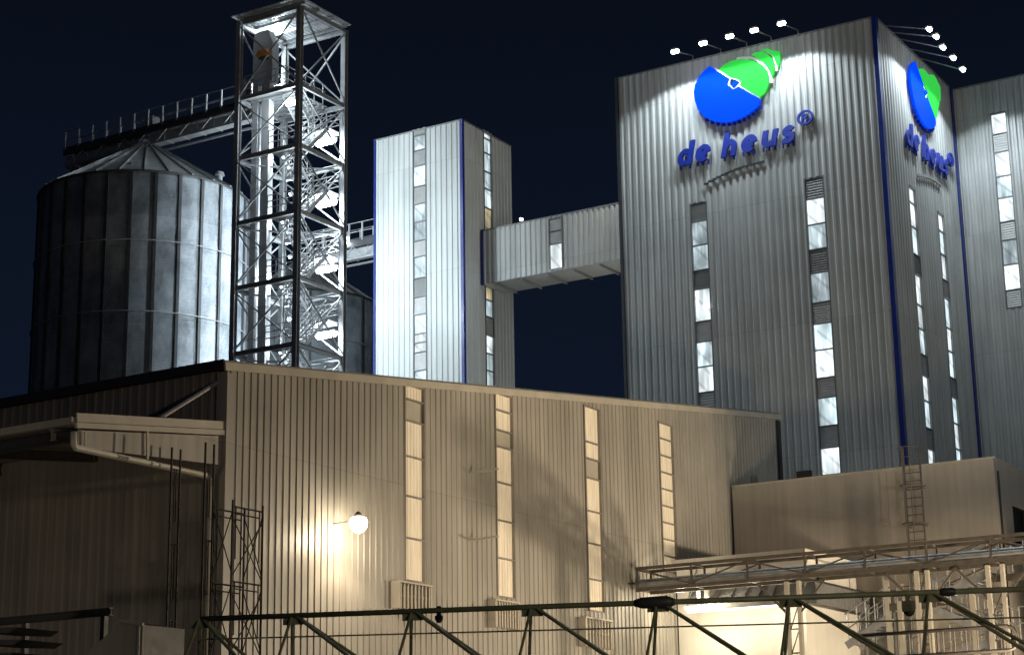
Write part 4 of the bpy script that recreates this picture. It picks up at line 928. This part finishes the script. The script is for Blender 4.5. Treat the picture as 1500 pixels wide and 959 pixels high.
for i, q in enumerate(NP):
    for sg in (-1, 1):
        ft_ = q + jn * JW * sg - V((0, 0, JD)) - jd * .16
        MB().tube([q, ft_], .022, 6).build('upright', M['jib'], jib)
        if i < len(NP) - 1:
            MB().tube([q + jd * .05, NP[i + 1] + jn * JW * sg - V((0, 0, JD)) - jd * .16], .026, 6).build('diagonal', M['jib'], jib)
    MB().bar(q - jd * .13 - V((0,0,.075)), q + jd * .16 - V((0,0,.075)), .014, .10, hint=V((0,0,1))).build('gusset_plate', M['jib'], jib)
    MB().tube([q + jn * JW - V((0,0,JD)) - jd * .16, q - jn * JW - V((0,0,JD)) - jd * .16], .025, 6).build('cross_tie', M['jib'], jib)
q = NP[4]; MB().tube([q - jd * .30, q - jd * .2, q + jd * .14, q + jd * .24], [.045, .075, .09, .045], 10).build('chord_joint', M['dsteel'], jib, True)
q = JP(1388, 866); q.z = JZ; MB().tube([q - jd * .1, q - jd * .06, q + jd * .06, q + jd * .1], [.04, .055, .055, .04], 10).build('chord_joint', M['dsteel'], jib, True)
MB().tube([JP(286, 936), JP(1560, 902)], .012, 6).build('pendant_rod', M['jib'], jib)
for q in (NP[1], NP[3], NP[6]):      # trestles below the picture
    MB().tube([V((q.x, q.y, JZ - JD)) + jn * .5, V((q.x, q.y, 0)) + jn * .9], .06, 8).tube([V((q.x, q.y, JZ - JD)) - jn * .5, V((q.x, q.y, 0)) - jn * .9], .06, 8).build('trestle', M['dsteel'], jib)
def hang(name, label, cat, px, py, w, h, mat):
    q = JP(px, py); t = thing(name, label, cat, q)
    MB().box(q + V((-w/2, -w/2, -h)), q + V((w/2, w/2, -.03))).build('block_body', mat, t); MB().bar(q + V((0, 0, -.03)), q + V((0, 0, .10)), .05, .04).build('strap', mat, t)
    MB().tube([q + V((0, -w * .3, -h)), q + V((0, w * .3, -h))], w * .45, 10).build('wheel', M['dsteel'], t, True)
hang('pulley_block', 'small black pulley block hanging under the jib near its left end', 'pulley', 643, 898, .08, .09, M['black'])
hang('pulley_block', 'bulky dark green pulley block hanging under the jib before the stair', 'pulley', 1330, 876, .13, .17, M['jib'])

# ================================================================ yard things at the lower left
BY = 30.5
b0, b1 = PY(-40, 897, BY), PY(163, 895, BY)
bm_ = thing('steel_beam', 'dark horizontal steel beam on posts in front of the unlit end wall', 'beam', (b1.x, BY, 0))
MB().ibeam((b0.x, BY, b1.z), (b1.x, BY, b1.z), .12, .17, .02).build('rail', M['dsteel'], bm_)
for xx in (b1.x - .2, b1.x - 2.6): MB().bar((xx, BY, 0), (xx, BY, b1.z - .09), .12, .12).build('post', M['dsteel'], bm_)
HYY = 29.0
def hp_(px, py, dy=0.): return PY(px, py, HYY + dy)
sk = thing('hopper', 'dark steel hopper with one sloping side and a pale rim at the lower left', 'hopper', V((hp_(170, 959).x, HYY, 0)))
p = [hp_(178, 909), hp_(209, 914), V((hp_(208, 959).x, HYY, .6)), V((hp_(100, 975).x, HYY, .6)), hp_(124, 959)]
MB().prism(p, (0, .06, 0)).build('front_plate', M['shed_dark'], sk)
MB().prism([hp_(178, 909) + V((-.01, .07, 0)), hp_(124, 959) + V((-.01, .07, 0)), V((hp_(100, 975).x, HYY + .07, .6)), V((hp_(100, 975).x, HYY + 1.3, .6)), hp_(124, 959) + V((-.01, 1.3, 0)), hp_(178, 909) + V((-.01, 1.3, 0))], (-.05, 0, -.01)).build('sloping_side', M['dsteel'], sk)
MB().bar(hp_(177, 908) + V((0, -.03, 0)), hp_(211, 914) + V((0, -.03, 0)), .06, .06).bar(hp_(206, 917) + V((0, -.03, 0)), V((hp_(205, 959).x, HYY - .03, .6)), .05, .05).build('rim', M['trim'], sk)
MB().box((hp_(209, 914).x - .06, HYY + .065, .6), (hp_(209, 914).x - .01, HYY + 1.3, hp_(209, 914).z)).build('end_plate', M['dsteel'], sk)
for xx in (hp_(130, 975).x, hp_(200, 975).x):
    for yy in (HYY + .15, HYY + 1.15): MB().bar((xx, yy, 0), (xx, yy, .6), .08, .08).build('leg', M['dsteel'], sk)
tk = thing('material_rack', 'dark stacked trays on a low rack at the far lower left', 'rack', V((hp_(10, 959).x, HYY - 1, 0)))
for k, (pa_, pb2, py) in enumerate(((-40, 26, 918), (-40, 32, 936), (-40, 20, 955))):
    A, B = PY(pa_, py, HYY - 1), PY(pb2, py, HYY - 1)
    MB().prism([A + V((0, 0, -.10)), B + V((-.25, 0, -.10)), B, A], (0, 1.2, 0)).build('tray', M['dsteel'], tk)
for xx in (hp_(-30, 959).x, hp_(5, 959).x): MB().bar((xx, HYY - .4, 0), (xx, HYY - .4, PY(0, 920, HYY - 1).z - .11), .07, .07).build('upright', M['dsteel'], tk)

# ================================================================ light masts outside the picture, the dim ones added as fill
def mast(label, loc, target, power, col, angle=150, blend=.8, size=.3):
    loc = V(loc); t = thing('light_mast', label, 'lamp post', (loc.x, loc.y, 0))
    MB().tube([(loc.x, loc.y, 0), (loc.x, loc.y, loc.z + .3)], [.12, .07], 10).build('pole', M['galv'], t)
    d = (V(target) - loc).normalized()
    MB().bar(loc + d * .1, loc + d * .35, .5, .4).build('lamp_head', M['dsteel'], t); MB().bar(loc + d * .352, loc + d * .37, .46, .36).build('lens', M['lens_warm'], t)
    lamp('SPOT', 'mast_beam', loc + d * .45, power, col, t, target=target, size=size, angle=angle, blend=blend)
mast('tall warm yard light mast beyond the right edge, nearer the jib', (-12.0, 41.5, 3.5), (-30, 62, 9.0), 6400, WARM, 122, .8, 1.0)
mast('warm yard light mast beyond the right edge, level with the white block', (-4.0, 60.5, 7.8), (-30, 48, 3.0), 15500, WARM, 96, .5, .3)
mast('added dim warm fill light mast beyond the left edge, in front of the unlit end wall', (-34.0, 14.0, 2.5), (-36, 34, 4.5), 900, WARM, 80, .8, .9)  # unseen light added to lift the dark end wall
mast('tall cool yard light mast beyond the right edge, aimed at the mill', (6.0, 40.0, 9.0), (-31, 75, 29), 10500, COOL, 46, .9, .3)
mast('added dim fill light mast beyond the right edge, near the jib and the viewer', (15.0, 7.0, 8.0), (-20, 45, 12), 6000, (1, .84, .63), 100, .8, .8)  # unseen fill added to soften the shadows and lift the jib
for z in (33.6, 21.5):  # unseen lamps added to light the slim tower's side wall
    w_ = thing('fill_lamp', 'added white fill lamp %s the bridge on the hidden flank of the mill' % ('above' if z > 30 else 'below'), 'lamp', (TX0, 75.9, z))
    MB().box((TX0 - .25, 75.8, z), (TX0 - .002, 76.0, z + .12)).build('lamp_housing', M['trim'], w_); MB().box((TX0 - .24, 75.82, z - .04), (TX0 - .05, 75.98, z - .002)).build('lens', M['lens_small'], w_)
    lamp('POINT', 'lamp_glow', (TX0 - .45, 75.9, z - .1), 420, (1, .95, .86), w_, size=.1)
